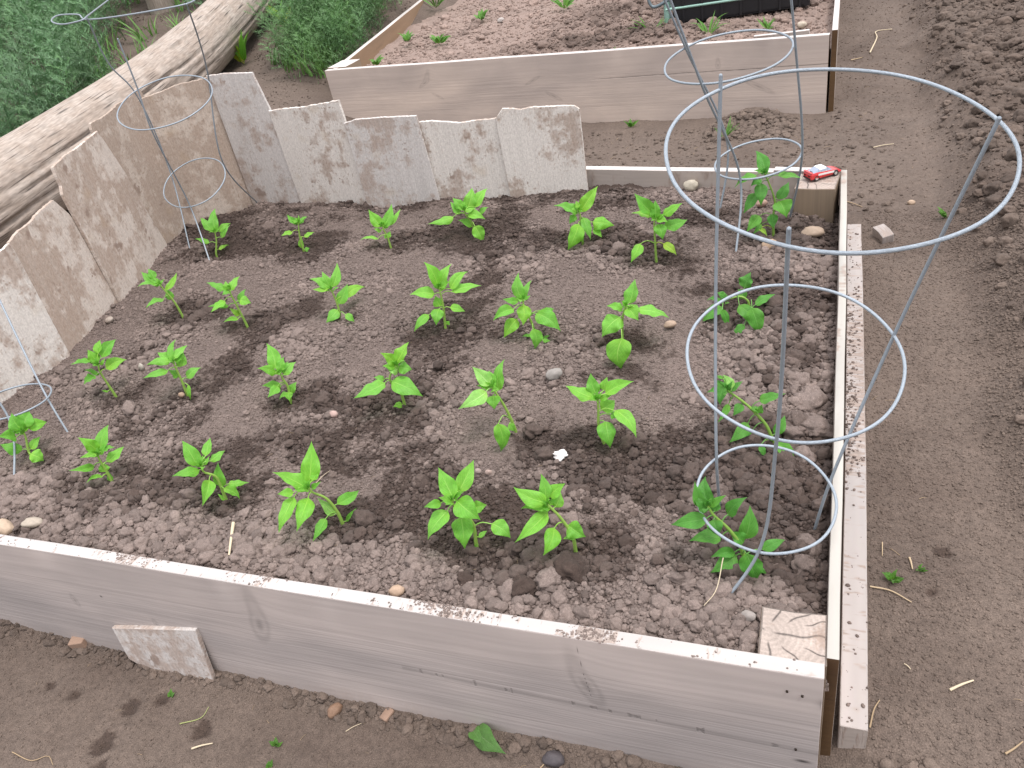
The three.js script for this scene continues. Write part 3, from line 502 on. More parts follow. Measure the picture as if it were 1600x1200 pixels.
const leafM = (r, g, b) => new THREE.MeshPhysicalMaterial({ map: leafTex.map, bumpMap: leafTex.bump, bumpScale: 0.0011, color: new THREE.Color().setRGB(r, g, b), roughness: 0.5, transmission: 0.34, thickness: 0, side: THREE.DoubleSide, specularIntensity: 0.6 });
const LEAF = { bright: [leafM(1.0, 1.04, 0.72), leafM(0.86, 0.97, 0.66), leafM(1.1, 1.12, 0.8), leafM(0.98, 1.06, 0.58), leafM(0.76, 0.9, 0.62), leafM(1.14, 1.08, 0.62), leafM(0.9, 1.0, 0.8), leafM(1.04, 1.1, 0.9)], dark: [leafM(0.5, 0.7, 0.62), leafM(0.5, 0.66, 0.55), leafM(0.42, 0.6, 0.52), leafM(0.58, 0.72, 0.5)], pale: [leafM(1.5, 1.25, 1.9)], worn: [leafM(1.5, 1.05, 0.6), leafM(1.25, 1.05, 0.7)] };
const stemMat = new THREE.MeshPhysicalMaterial({ color: new THREE.Color().setRGB(0.26, 0.44, 0.08), roughness: 0.55 }), stemDark = new THREE.MeshPhysicalMaterial({ color: new THREE.Color().setRGB(0.2, 0.36, 0.06), roughness: 0.55 });
const onStem = (S, t) => { const i = Math.min(S.length - 2, Math.floor(t)); return S[i].clone().lerp(S[i + 1], clamp(t - i, 0, 1)); };
function leafGeo(b, t, w, at, H) {
  const dir = t.clone().sub(b), L = dir.length(); dir.normalize();
  const n = V(0, 0.85, 0).addScaledVector(H, 0.5).add(V(rr(-0.3, 0.3), rr(-0.1, 0.1), rr(-0.3, 0.3))); n.addScaledVector(dir, -n.dot(dir)).normalize();
  const s = V(0, 0, 0).crossVectors(dir, n).normalize(), rows = 14, cols = 8, pos = [], uv = [], idx = [];
  const arch = rr(0.05, 0.17), fold = rr(0.2, 0.7), cup = rr(0.05, 0.35), bend = rr(-0.1, 0.1), rip = rr(0.04, 0.12), ph = rr(0, 6), twist = rr(-0.35, 0.35), pk = 0.306 ** 0.66 * 0.694 ** 1.5;
  for (let i = 0; i <= rows; i++) {
    const q = i / rows, f = (Math.pow(q, 0.66) * Math.pow(1 - q, 1.5)) / pk, hw = 0.5 * w * f + (q < 0.99 ? 0.0004 : 0), c = b.clone().addScaledVector(dir, L * q).addScaledVector(n, arch * L * 4 * q * (1 - q) * (0.7 + 0.6 * q)).addScaledVector(s, bend * L * 4 * q * (1 - q));
    const tw = twist * (q - 0.3), sx = s.clone().multiplyScalar(Math.cos(tw)).addScaledVector(n, Math.sin(tw)), nx = n.clone().multiplyScalar(Math.cos(tw)).addScaledVector(s, -Math.sin(tw));
    for (let j = 0; j <= cols; j++) {
      const x = (j / cols) * 2 - 1, ax = Math.abs(x), up = hw * (fold * ax - cup * ax * ax * 1.6) + rip * w * f * ax * ax * Math.sin(q * 15 + ph + (x > 0 ? 1.7 : 0));
      const p = c.clone().addScaledVector(sx, x * hw).addScaledVector(nx, up); pos.push(p.x, p.y, p.z); uv.push(0.5 + x * 0.5, 0.02 + q * 0.97);
    }
  }
  for (let i = 0; i < rows; i++) for (let j = 0; j < cols; j++) { const a = i * (cols + 1) + j, d = a + cols + 1; idx.push(a, a + 1, d, d, a + 1, d + 1); }
  const g = new THREE.BufferGeometry(); g.setAttribute('position', new THREE.Float32BufferAttribute(pos, 3)); g.setAttribute('uv', new THREE.Float32BufferAttribute(uv, 2)); g.setIndex(idx); g.computeVertexNormals();
  const pl = at.distanceTo(b); if (pl < 0.004) return g;
  const pet = taper([at, at.clone().lerp(b, 0.5).add(V(0, pl * 0.2, 0)), b.clone().addScaledVector(dir, L * 0.04)], 0.0013, 0.0008, 7, 5), pu = pet.attributes.uv; for (let i = 0; i < pu.count; i++) pu.setXY(i, 0.5, 0.15);
  return mergeGeometries([g, pet]);
}
const mm = (a) => V(a[0] / 1000, a[1] / 1000, a[2] / 1000);
// stem points and leaves in mm from the foot; a leaf: blade base, tip, width, place on the stem x10, 1 = turned to its pale underside
function pepper(kind, label, foot, stem, leaves) {
  const k0 = Math.floor(rnd() * 8), t = thing('pepper_seedling', label, 'seedling', foot, 'pepper seedlings planted in the near bed'), S = stem.map(mm), H = V(-foot[0], 0, -foot[2]).normalize();
  mesh('stem', taper([V(S[0].x - (S[1].x - S[0].x) * 0.2, -0.025, S[0].z), ...S], 0.0040, 0.0019, 18, 8, false, 0.05), kind === 'dark' ? stemDark : stemMat, t);
  for (const [bx, by, bz, tx, ty, tz, w, at, pale] of leaves) {
    const M = pale ? LEAF.pale : at < 12 && rnd() < 0.14 ? LEAF.worn : LEAF[kind];
    mesh('leaf', leafGeo(mm([bx, by, bz]), mm([tx, ty, tz]), (w / 1000) * 1.13, onStem(S, at / 10), H), M[(k0 + Math.floor(rnd() * 3)) % M.length], t);
  }
  const top = S[S.length - 1], a0 = rr(0, 6.28);
  for (let i = 0; i < 3; i++) { const a = a0 + 0.8 + i * 2.1, L = rr(0.02, 0.034), b = top.clone().add(V(Math.cos(a) * 0.004, -0.004, Math.sin(a) * 0.004)); mesh('leaf', leafGeo(b, b.clone().add(V(Math.cos(a) * L * 0.85, L * rr(0.25, 0.7), Math.sin(a) * L * 0.85)), L * rr(0.36, 0.48), onStem(S, S.length - 1.2), H), LEAF[kind][(i + 1) % LEAF[kind].length], t); }
  for (let i = 0; i < 4; i++) { const a = a0 + i * 1.6, L = rr(0.011, 0.02); mesh('young_leaf', leafGeo(top.clone(), top.clone().add(V(Math.cos(a) * L * 0.6, L, Math.sin(a) * L * 0.6)), rr(0.006, 0.009), top, H), LEAF[kind][i % LEAF[kind].length], t); }
  return t;
}
pepper('bright', 'seedling at the far end of the back row, in front of the bent wire cage', [-2.005, 0.247, -2.056],
  [[0,0,0],[13,47,-13],[18,80,-17]],
  [[16,74,-23,-2,136,-85,29,19,0],[10,81,-16,-33,125,-31,29,20,0],[18,68,-36,38,76,-85,19,18,0],[25,48,-30,41,74,-76,19,12,0],[-9,45,1,-50,68,15,18,8,0],[7,12,-13,24,9,-52,14,3,0]]);
pepper('bright', 'thin sparse seedling with four separate leaves, second in the back row', [-1.661, 0.246, -2.089],
  [[0,0,0],[2,42,-1],[8,82,-7],[12,96,-10]],
  [[3,87,-10,-33,119,-21,18,24,0],[10,87,-15,31,101,-40,18,26,0],[-6,73,19,-25,77,55,19,16,0],[11,38,-14,29,38,-52,16,10,0],[-4,4,-1,-9,34,-27,16,1,0],[11,2,8,27,4,0,16,0,0]]);
pepper('bright', 'seedling with a low drooping leaf, third in the back row', [-1.324, 0.246, -2.093],
  [[0,0,0],[-1,38,1],[-6,71,4],[-6,83,4]],
  [[-7,79,8,-53,128,-17,32,26,0],[-5,74,4,10,128,-59,29,22,0],[7,71,-15,27,100,-77,15,23,0],[-3,68,-1,-1,79,-23,15,19,0],[-14,64,9,-29,79,21,13,19,0],[-23,43,23,-73,53,50,15,13,0],[3,36,2,6,52,-15,15,9,0],[-2,40,5,-7,49,9,12,10,0]]);
pepper('bright', 'bushy leaning seedling in the back row in front of the mottled cream slab', [-1.059, 0.245, -2.176],
  [[0,0,0],[0,43,0],[-13,77,6],[-13,95,7]],
  [[-6,90,-3,0,140,-54,37,28,0],[16,89,-16,45,127,-74,32,28,0],[-18,96,2,-52,126,-9,26,30,0],[-31,79,10,-66,113,-12,23,23,0],[-47,77,25,-114,80,79,27,21,0],[-7,75,3,45,50,-10,29,19,0],[26,65,-23,45,74,-49,17,12,0],[-10,90,11,18,86,-17,23,26,0],[-3,30,-1,-48,53,-3,22,7,0],[34,59,55,55,5,58,35,8,0]]);
pepper('bright', 'wide seedling in the back row in front of where the slabs end', [-0.684, 0.246, -2.121],
  [[0,0,0],[0,48,0],[3,89,-1],[0,101,0]],
  [[-6,91,-3,-70,124,14,34,25,0],[3,93,-5,47,146,-68,34,24,0],[0,108,2,-9,125,-14,14,30,0],[-11,88,3,-27,68,21,20,22,0],[7,75,37,-28,5,66,42,12,0],[10,77,-3,35,19,30,28,17,0],[36,58,-8,96,39,-23,37,13,0],[38,39,-11,62,15,4,20,8,0],[4,32,5,11,10,26,14,6,0]]);
pepper('bright', 'spreading seedling in the back row beside the top ring of the nearest cage', [-0.44, 0.248, -1.998],
  [[0,0,0],[1,64,0],[2,111,0],[6,126,-1]],
  [[-1,139,-4,-48,193,-14,34,30,0],[-9,125,-10,-62,136,-12,24,30,0],[8,126,3,4,166,-26,24,29,0],[10,121,-1,40,116,7,21,27,0],[25,128,-13,75,152,-34,29,30,0],[25,91,-17,82,94,-55,31,17,0],[12,108,0,26,71,20,31,19,0],[-39,58,14,-57,24,61,29,8,0],[23,50,0,57,14,1,24,8,0]]);
pepper('dark', 'tall dark green seedling inside the leaning back cage', [-0.14, 0.245, -2.143],
  [[0,0,0],[-1,62,0],[3,101,0],[-15,161,1],[-24,185,2]],
  [[-24,185,-5,-52,229,-48,30,40,0],[-44,184,13,-99,159,34,25,40,0],[9,178,4,71,158,-10,23,32,0],[-31,172,14,-58,159,26,18,34,0],[-34,159,6,-30,109,43,30,31,0],[-45,130,5,-77,85,35,28,26,0],[10,107,-3,35,139,-44,25,21,0],[14,103,-2,35,66,27,46,20,0],[-38,65,6,-68,37,52,28,10,0],[-32,39,5,-53,18,25,13,6,0],[-1,68,4,2,35,30,25,11,0],[-37,31,15,-15,13,28,13,4,0]]);
pepper('bright', 'slanting seedling at the slab end of the second row', [-1.813, 0.254, -1.629],
  [[0,0,0],[-3,56,3],[-10,99,11],[-14,124,16]],
  [[-27,127,17,-61,165,16,26,30,0],[-31,138,12,-49,166,-1,21,30,0],[-21,124,26,-39,145,71,24,30,0],[-19,118,21,-31,142,6,18,29,0],[-14,96,5,-11,121,-60,16,20,0],[-8,64,3,-28,91,-13,21,12,0],[-17,77,24,-30,82,86,22,16,0]]);
pepper('bright', 'seedling with a yellowed lower leaf, second in the second row', [-1.559, 0.255, -1.601],
  [[0,0,0],[-3,64,3],[-5,101,5],[-4,116,4]],
  [[-18,116,4,-68,143,13,24,30,0],[-5,119,9,-13,139,-5,17,30,0],[1,114,5,8,134,-41,20,27,0],[-3,115,11,-10,114,32,17,27,0],[-14,94,28,-27,87,80,22,18,0],[-14,73,23,-61,86,49,15,12,0],[-9,30,1,-26,60,11,17,5,0],[4,64,-6,11,92,-42,20,10,0],[8,76,-3,33,61,-16,27,12,0],[-5,27,17,-27,37,52,12,4,0]]);
pepper('bright', 'seedling with two low pointed leaves, third in the second row', [-1.267, 0.254, -1.649],
  [[0,0,0],[3,36,-2],[2,75,-1],[0,91,0]],
  [[-1,96,2,-45,133,17,26,30,0],[-1,100,-3,-21,139,-15,21,30,0],[1,93,-9,4,143,-59,24,30,0],[-2,98,13,-39,106,27,14,30,0],[9,43,-3,24,82,-49,28,11,0],[20,54,-24,50,49,-88,26,15,0],[3,29,5,-21,8,42,29,7,0],[44,31,33,62,5,28,21,2,0],[31,1,-16,41,4,-21,10,0,0]]);
pepper('bright', 'large upright broad-leaved seedling in the middle of the second row', [-0.927, 0.255, -1.617],
  [[0,0,0],[7,60,-4],[8,103,-4],[8,117,-4]],
  [[7,120,-4,-29,178,-25,30,30,0],[11,106,-5,33,156,-56,30,22,0],[-4,101,5,-68,107,20,29,19,0],[30,100,-22,58,116,-86,24,20,0],[31,92,-23,88,74,-87,30,18,0],[1,62,0,-11,89,-9,24,10,0],[0,61,10,-1,30,42,29,9,0],[-24,53,27,-55,25,68,22,7,0],[25,56,-5,57,35,-21,22,9,0],[6,7,-1,12,13,-7,13,1,0]]);
pepper('bright', 'many-leaved seedling in the second row with tiny leaves at its foot', [-0.664, 0.255, -1.586],
  [[0,0,0],[-3,29,1],[-9,65,4],[-15,97,6],[-15,110,6]],
  [[-19,110,6,-28,161,-32,28,40,0],[-16,103,-1,-4,132,-46,16,37,0],[-26,104,7,-62,116,18,16,37,0],[-34,92,26,-76,83,66,25,29,0],[-35,59,17,-62,28,56,30,20,0],[-14,95,10,-11,57,43,31,29,0],[10,65,-3,72,25,14,39,19,0],[26,64,-16,45,57,-36,15,18,0],[19,57,56,16,5,69,30,8,0],[-10,8,13,-29,9,19,7,2,0],[17,-5,2,36,4,-1,7,0,0],[28,8,30,46,5,27,9,0,0]]);
pepper('bright', 'seedling with one big notched leaf hanging to the soil', [-0.44, 0.255, -1.566],
  [[0,0,0],[3,47,-1],[8,78,-2],[16,100,-4]],
  [[22,100,-16,31,144,-54,33,30,0],[7,90,0,-28,104,3,22,24,0],[21,97,-4,47,74,15,32,29,0],[43,93,-2,110,55,-26,30,30,0],[2,78,7,-37,41,40,43,18,0],[28,80,100,25,7,117,52,3,0],[33,85,-20,38,92,-23,17,30,0]]);
pepper('dark', 'drooping dark seedling behind the middle ring of the nearest cage', [-0.151, 0.253, -1.722],
  [[0,0,0],[-14,16,1],[-17,31,1],[-32,44,3],[-57,40,5],[-71,33,6]],
  [[-26,60,-11,-13,92,-30,34,30,0],[-24,36,-3,-42,51,-21,19,25,0],[-1,17,-6,43,32,-31,20,6,0],[0,70,97,19,6,110,34,7,0],[-30,65,78,8,6,90,31,34,0],[-15,29,104,-42,6,115,19,0,0],[-70,39,46,-117,5,63,32,50,0],[-67,54,79,-53,6,88,15,50,0],[-70,40,-1,-89,53,0,15,47,0],[-82,29,1,-113,35,9,12,50,0]]);
pepper('bright', 'dense seedling at the slab end of the third row', [-1.733, 0.261, -1.238],
  [[0,0,0],[-2,45,2],[-2,78,3],[0,93,-1]],
  [[7,105,-15,14,123,-74,28,30,0],[3,118,-15,-4,140,-44,21,30,0],[-5,97,-3,-19,133,-8,28,30,0],[-1,108,13,-12,133,59,28,30,0],[-9,65,4,-22,93,27,18,17,0],[3,70,-13,25,65,-65,31,18,0],[-6,69,18,-20,63,50,23,17,0],[-8,11,8,-18,19,15,5,3,0]]);
pepper('bright', 'slanting seedling beside the small white pebble in the third row', [-1.5, 0.261, -1.253],
  [[0,0,0],[2,40,-2],[3,88,-3],[3,101,-4]],
  [[1,105,-2,-9,134,-53,14,30,0],[-6,104,-7,-35,126,-5,22,30,0],[4,108,6,-34,120,41,19,30,0],[7,107,-7,15,116,-56,19,30,0],[5,79,-12,0,101,-47,22,19,0],[-3,88,17,-44,93,60,18,19,0],[-2,56,-2,-13,83,8,19,14,0],[2,38,-21,19,43,-62,22,11,0],[33,43,11,33,5,25,8,7,0]]);
pepper('bright', 'compact upright seedling in the third row', [-1.192, 0.261, -1.263],
  [[0,0,0],[4,38,-4],[1,66,-1],[1,82,-1]],
  [[-12,88,-5,-42,135,-41,28,30,0],[-6,84,6,-29,113,31,22,30,0],[5,85,-2,6,108,-27,20,30,0],[7,71,-4,16,78,-50,25,22,0],[-10,41,2,-40,60,29,20,13,0],[-6,52,17,-11,48,56,21,15,0],[6,18,-4,15,35,-27,17,5,0],[-1,17,-5,-12,17,22,14,5,0],[4,23,-1,10,9,15,18,6,0]]);
pepper('bright', 'seedling with a pale leaf turned over and two broad spread leaves', [-0.88, 0.261, -1.265],
  [[0,0,0],[0,40,0],[-8,62,6],[-11,88,8],[7,114,-5]],
  [[8,119,-6,28,148,-48,28,40,0],[6,112,-7,-19,151,3,23,40,0],[10,107,-6,36,95,-17,26,39,0],[8,98,-6,-18,121,11,28,37,1],[-28,79,8,-49,89,11,15,29,0],[-20,80,18,-66,82,82,34,27,0],[-5,82,12,62,43,11,39,26,0],[-3,10,3,-20,12,17,15,2,0]]);
pepper('bright', 'leaning seedling with pale leaf undersides and one leaf touching the soil', [-0.596, 0.261, -1.218],
  [[0,0,0],[-8,55,4],[-18,94,9],[-26,118,13]],
  [[-26,123,15,-64,158,1,26,30,1],[-26,122,9,-35,141,-11,21,30,0],[-17,100,0,-11,147,-47,22,23,0],[-33,114,24,-78,105,76,29,29,1],[-26,97,14,-19,77,35,26,23,0],[-2,68,68,-3,6,82,29,5,0],[-4,25,15,6,6,15,13,3,0],[-20,117,15,-16,128,8,8,28,0]]);
pepper('bright', 'seedling with a star of leaves on a thick stem in the third row', [-0.393, 0.262, -1.185],
  [[0,0,0],[-6,52,2],[-3,88,1],[-1,118,0]],
  [[-10,120,0,-64,142,-5,25,30,0],[-5,123,-9,-19,154,-34,22,30,0],[9,127,-16,14,149,-30,17,30,0],[13,125,-8,65,141,-31,25,30,0],[0,89,-6,23,93,-31,27,22,0],[29,89,-5,74,52,29,27,20,0],[19,78,-3,37,77,-3,15,17,0],[10,67,4,22,26,35,34,13,0]]);
pepper('dark', 'lanky leaning dark seedling with a bare yellow-green stem', [-0.077, 0.261, -1.238],
  [[0,0,0],[-12,39,1],[-26,61,2],[-49,89,3],[-83,121,5]],
  [[-71,127,5,-91,142,-13,13,38,1],[-89,141,-3,-102,141,-10,6,40,0],[-87,125,3,-120,108,0,11,40,0],[-87,129,6,-92,99,25,18,40,0],[-79,89,7,-96,69,39,11,36,0],[-56,88,3,-70,75,24,16,31,0],[-25,92,-5,21,109,-9,21,26,0],[-25,71,0,-43,80,6,13,22,0],[-27,71,5,-20,85,-3,13,22,0],[-44,49,10,-76,24,41,21,22,0],[-37,32,12,-59,20,24,8,14,0],[4,14,-5,19,39,-34,18,3,0],[8,29,36,45,6,44,24,0,0],[-20,-4,5,-47,5,13,11,1,0],[-21,27,49,-10,6,53,13,0,0]]);
pepper('bright', 'seedling under the cut-off wire cage', [-1.732, 0.266, -0.963],
  [[0,0,0],[1,29,-1],[6,66,-11],[7,81,-13]],
  [[5,82,-14,-17,122,-28,29,30,0],[9,89,-18,-2,105,-57,33,30,0],[5,79,-27,15,64,-69,27,30,0],[-1,81,-15,-7,104,0,22,30,0],[-1,75,5,-4,104,40,27,25,0],[-15,33,2,-50,61,18,27,11,0],[4,29,-8,5,41,-43,17,11,0],[22,33,12,37,5,2,31,7,0]]);
pepper('bright', 'small seedling in the front row next to the cut-off cage', [-1.456, 0.267, -0.928],
  [[0,0,0],[1,35,-1],[1,65,-1],[2,77,-3]],
  [[1,81,-9,-21,126,1,24,30,0],[-1,77,-14,-7,107,-68,24,30,0],[7,83,3,0,99,35,14,30,0],[7,78,-13,24,74,-32,15,30,0],[0,45,-14,13,53,-60,22,14,0],[2,31,2,-8,49,-8,20,8,0],[-6,56,13,-21,81,58,16,17,0],[3,28,15,-11,35,45,10,6,0],[1,2,0,-5,22,-9,10,1,0]]);
pepper('bright', 'bent seedling with a crown of large leaves, third in the front row', [-1.136, 0.267, -0.919],
  [[0,0,0],[1,28,-2],[1,63,-1],[-9,84,11],[-7,101,9]],
  [[-14,100,13,-52,142,-12,26,40,0],[-4,110,-7,-11,128,-43,17,40,0],[0,96,-8,14,98,-41,17,40,0],[-8,94,1,-12,111,-8,15,39,0],[-9,94,18,-39,110,58,20,33,0],[5,32,-4,-8,73,-31,20,11,0],[0,66,15,10,44,66,23,23,0],[6,26,-18,33,9,-44,17,10,0],[21,42,10,39,5,1,20,9,0],[2,1,5,-11,16,3,6,0,0]]);
pepper('bright', 'tall slanting seedling with a long upright leaf in the front row', [-0.841, 0.267, -0.895],
  [[0,0,0],[-1,33,1],[-8,73,8],[-22,98,20],[-23,111,21]],
  [[-27,112,13,-36,165,-44,31,40,0],[-24,106,22,-71,159,41,29,37,0],[-38,118,47,-60,126,62,15,40,0],[-43,106,45,-54,69,103,23,39,0],[-23,95,33,-19,71,96,29,30,0],[-18,118,11,-19,124,-9,15,40,0],[-4,28,7,-25,73,10,17,8,1],[0,44,-6,14,31,-61,21,13,0],[-11,36,26,-17,22,72,19,9,0],[4,-3,-8,28,24,-21,7,0,0]]);
pepper('bright', 'full broad-leaved seedling in the middle of the front row', [-0.558, 0.267, -0.887],
  [[0,0,0],[3,53,-2],[-17,106,10],[-16,118,10]],
  [[-13,121,10,-45,159,-21,26,30,0],[-8,122,-5,3,146,-62,25,30,0],[-13,113,2,-19,143,-16,14,30,0],[-15,117,13,-31,135,26,14,28,0],[-30,120,24,-54,124,42,14,28,0],[-23,101,22,-51,68,64,30,20,0],[-9,113,8,35,87,21,35,25,0],[7,79,-12,29,80,-22,19,13,0],[-11,73,7,2,33,43,35,15,0],[36,47,-10,68,20,-6,26,8,0],[5,9,-8,13,8,-27,8,3,0],[-5,-11,6,5,4,3,8,0,0]]);
pepper('bright', 'slanting seedling beside the dark wet clod in the front row', [-0.375, 0.267, -0.896],
  [[0,0,0],[0,38,0],[-13,89,6],[-29,123,12]],
  [[-28,131,15,-83,155,12,25,30,0],[-31,133,12,-42,165,-15,18,30,0],[-26,135,6,-1,151,-12,20,30,0],[-26,114,9,-68,127,32,20,28,0],[-31,106,13,-75,83,67,23,27,0],[-21,106,0,-17,120,-23,18,26,0],[-24,73,15,-34,50,58,25,18,0],[-5,66,-1,26,50,6,27,16,0],[1,36,-5,-13,46,13,11,10,0]]);
pepper('dark', 'large dark seedling inside the lowest ring of the nearest cage', [-0.095, 0.267, -0.916],
  [[0,0,0],[-11,53,1],[-28,86,3],[-48,112,5],[-56,132,6]],
  [[-55,128,1,-63,157,-33,23,40,0],[-63,121,0,-78,157,-19,16,40,0],[-56,120,6,-76,138,4,15,36,0],[-46,117,3,-42,125,-12,15,32,0],[-57,106,9,-112,94,19,23,30,0],[-47,110,13,-39,88,25,21,28,0],[-37,66,8,-84,71,28,23,18,0],[-28,101,-9,1,133,-20,20,24,0],[-2,53,-8,2,94,-43,25,10,0],[-4,51,-1,-27,71,-2,20,9,0],[-15,22,0,-52,9,32,25,5,0],[-17,30,2,-53,28,17,15,7,0],[3,56,25,18,5,33,31,5,0],[24,26,-15,57,31,-37,16,4,0],[22,14,13,33,5,15,6,0,0]]);


// ---------------------------------------------------------------- the log and the post behind it
{
  const bark = makeTex(1024, 1024, (u, v) => { // u along, v around
    const warp = 0.004 * fbm(u * 4, v * 4, 3, 4, 4), band = fbm(u * 3, (v + warp) * 50, 4, 3, 50), fine = fbm(u * 26, (v + warp) * 120, 2, 26, 120), slit = Math.max(0, gn(u * 7 + 3, (v + warp) * 120, 7, 120) - 0.42) * 2, blot = fbm(u * 14, v * 12, 5, 14, 12), flake = ss(0.3, 0.55, fbm(u * 14 + 5, v * 60, 4, 14, 60));
    const k = 1 + 0.05 * band + 0.17 * fine - 0.5 * slit + 0.08 * blot; let c = mix3([170, 160, 150], [152, 140, 129], ss(-0.35, 0.35, blot)); c = mix3(c, [196, 184, 172], 0.3 * flake);
    return [c[0] * k, c[1] * k, c[2] * k, 0.55 + 0.22 * band + 0.1 * fine - 0.6 * slit + 0.12 * flake];
  });
  const curve = new THREE.CatmullRomCurve3([V(-3.46, 0.235, -0.9), V(-3.456, 0.331, -2.448), V(-3.475, 0.5, -3.875), V(-3.83, 0.785, -5.722), V(-4.33, 1.0, -7.6)]);
  const nL = 240, nA = 120, F = curve.computeFrenetFrames(nL), pos = [], uv = [], idx = [], R0 = 0.198, up = V(0, 1, 0);
  for (let i = 0; i <= nL; i++) {
    const q = i / nL, c = curve.getPointAt(q), T = curve.getTangentAt(q), X = V(0, 0, 0).crossVectors(T, up).normalize(), Y = V(0, 0, 0).crossVectors(X, T), l = q * 6.9;
    for (let j = 0; j <= nA; j++) {
      const a = (j / nA) * 2 * Math.PI; let r = lerp(R0, 0.152, ss(1.4, 4.2, l)) * (1 + 0.03 * gn(l * 0.9, 5 + Math.cos(a)) + 0.02 * gn(l * 2 + 9, Math.sin(a) * 2)) + 0.003 * gn(l * 3, (j / nA) * 34, 256, 34);
      for (const [a0, w, dep, s] of [[0.42, 0.028, 0.03, 2], [-0.2, 0.05, 0.045, 7], [1.0, 0.018, 0.018, 13], [1.55, 0.015, 0.012, 19], [0.1, 0.014, 0.014, 23]]) { const e = a - a0 - 0.13 * gn(l * 0.8 + s, s) - 0.03 * gn(l * 4, s), ee = Math.atan2(Math.sin(e), Math.cos(e)); r -= dep * Math.exp(-((ee / w) ** 2)) * ss(-0.35, 0.25, gn(l * 0.7 + s * 3, 2)); }
      pos.push(c.x + X.x * Math.cos(a) * r + Y.x * Math.sin(a) * r, c.y + Y.y * Math.sin(a) * r, c.z + X.z * Math.cos(a) * r + Y.z * Math.sin(a) * r); uv.push(l * 0.8, (j / nA) * 1.2);
    }
  }
  for (let i = 0; i < nL; i++) for (let j = 0; j < nA; j++) { const a = i * (nA + 1) + j, d = a + nA + 1; idx.push(a, a + 1, d, d, a + 1, d + 1); }
  const g = new THREE.BufferGeometry(); g.setAttribute('position', new THREE.Float32BufferAttribute(pos, 3)); g.setAttribute('uv', new THREE.Float32BufferAttribute(uv, 2)); g.setIndex(idx); g.computeVertexNormals();
  const log = mesh('log', g, tmat(bark, 0.006)); tag(log, 'long weathered bare log with deep lengthwise cracks lying beside the slab wall', 'log');
  for (const [p, s] of [[curve.getPointAt(0), 0], [curve.getPointAt(1), 1]]) { const e = mesh('log_end', new THREE.CircleGeometry(0.19, 40), W.end, log); e.position.copy(p); e.lookAt(p.clone().add(curve.getTangentAt(s).multiplyScalar(s ? 1 : -1))); }
  const post = mesh('wooden_post', taper([V(-4.95, 0.3, -5.58), V(-4.955, 0.9, -5.6), V(-4.97, 1.8, -5.62)], 0.115, 0.11, 30, 24, false, 0.02), tmat(bark, 0.004)); tag(post, 'grey wooden post standing behind the log, cut off by the top edge', 'post');
}

// ---------------------------------------------------------------- feathery green growth
const frondMat = new THREE.MeshPhysicalMaterial({ color: 0xffffff, roughness: 0.7, transmission: 0.25, thickness: 0, side: THREE.DoubleSide });
function frondGeo(sd, dense) {
  const pos = [], idx = [], strip = (a, b, w, side) => { const k = pos.length / 3, s = side.clone().multiplyScalar(w); pos.push(a.x - s.x, a.y - s.y, a.z - s.z, a.x + s.x, a.y + s.y, a.z + s.z, b.x, b.y, b.z); idx.push(k, k + 1, k + 2); };
  const lean = rr(0.1, 0.5), P = (q) => V(lean * q * q * 0.6, q * (1 - 0.25 * lean * q), 0.08 * Math.sin(q * 3 + sd));
  for (let i = 0; i < 8; i++) strip(P(i / 8), P((i + 1) / 8), 0.012 * (1 - i / 9), V(0, 0, 1));
  for (let i = 0; i < dense; i++) {
    const q = 0.25 + 0.75 * (i / dense), a = i * 2.4 + sd, o = P(q), L = 0.3 * (1.15 - q * 0.75) * rr(0.7, 1.2), d = V(Math.cos(a), rr(0.25, 0.8), Math.sin(a)).normalize(), e = o.clone().addScaledVector(d, L); strip(o, e, 0.005, V(-d.z, 0, d.x).normalize());
    for (let k = 1; k <= 7; k++) {
      const c = o.clone().lerp(e, k / 7.5); c.y -= 0.04 * (k / 7) ** 2 * L;
      for (let m = 0; m < 4; m++) { const u = V(d.x + rr(-1, 1), d.y + rr(-0.8, 0.8), d.z + rr(-1, 1)).normalize(), l = L * rr(0.2, 0.42); strip(c, c.clone().addScaledVector(u, l), 0.0036, V(-u.z, 0.3, u.x).normalize()); }
    }
  }
  const g = new THREE.BufferGeometry(); g.setAttribute('position', new THREE.Float32BufferAttribute(pos, 3)); g.setIndex(idx); g.computeVertexNormals(); return g;
}
const fronds = [0, 1, 2, 3].map((i) => frondGeo(i * 1.7, 20));
function grassGeo() {
  const pos = [], idx = [];
  for (let b = 0; b < 9; b++) {
    const a = rr(0, 6.28), L = rr(0.5, 1), bend = rr(0.2, 0.9), w = rr(0.012, 0.028), ox = rr(-0.1, 0.1), oz = rr(-0.1, 0.1), k0 = pos.length / 3;
    for (let i = 0; i <= 5; i++) { const q = i / 5, r = bend * q * q * L, y = L * (q - 0.35 * bend * q * q), ww = w * (1 - q * q); pos.push(ox + Math.cos(a) * r - Math.sin(a) * ww, y, oz + Math.sin(a) * r + Math.cos(a) * ww, ox + Math.cos(a) * r + Math.sin(a) * ww, y, oz + Math.sin(a) * r - Math.cos(a) * ww); if (i) { const k = k0 + i * 2; idx.push(k - 2, k - 1, k, k, k - 1, k + 1); } }
  }
  const g = new THREE.BufferGeometry(); g.setAttribute('position', new THREE.Float32BufferAttribute(pos, 3)); g.setIndex(idx); g.computeVertexNormals(); return g;
}
const grasses = [grassGeo(), grassGeo(), grassGeo()];
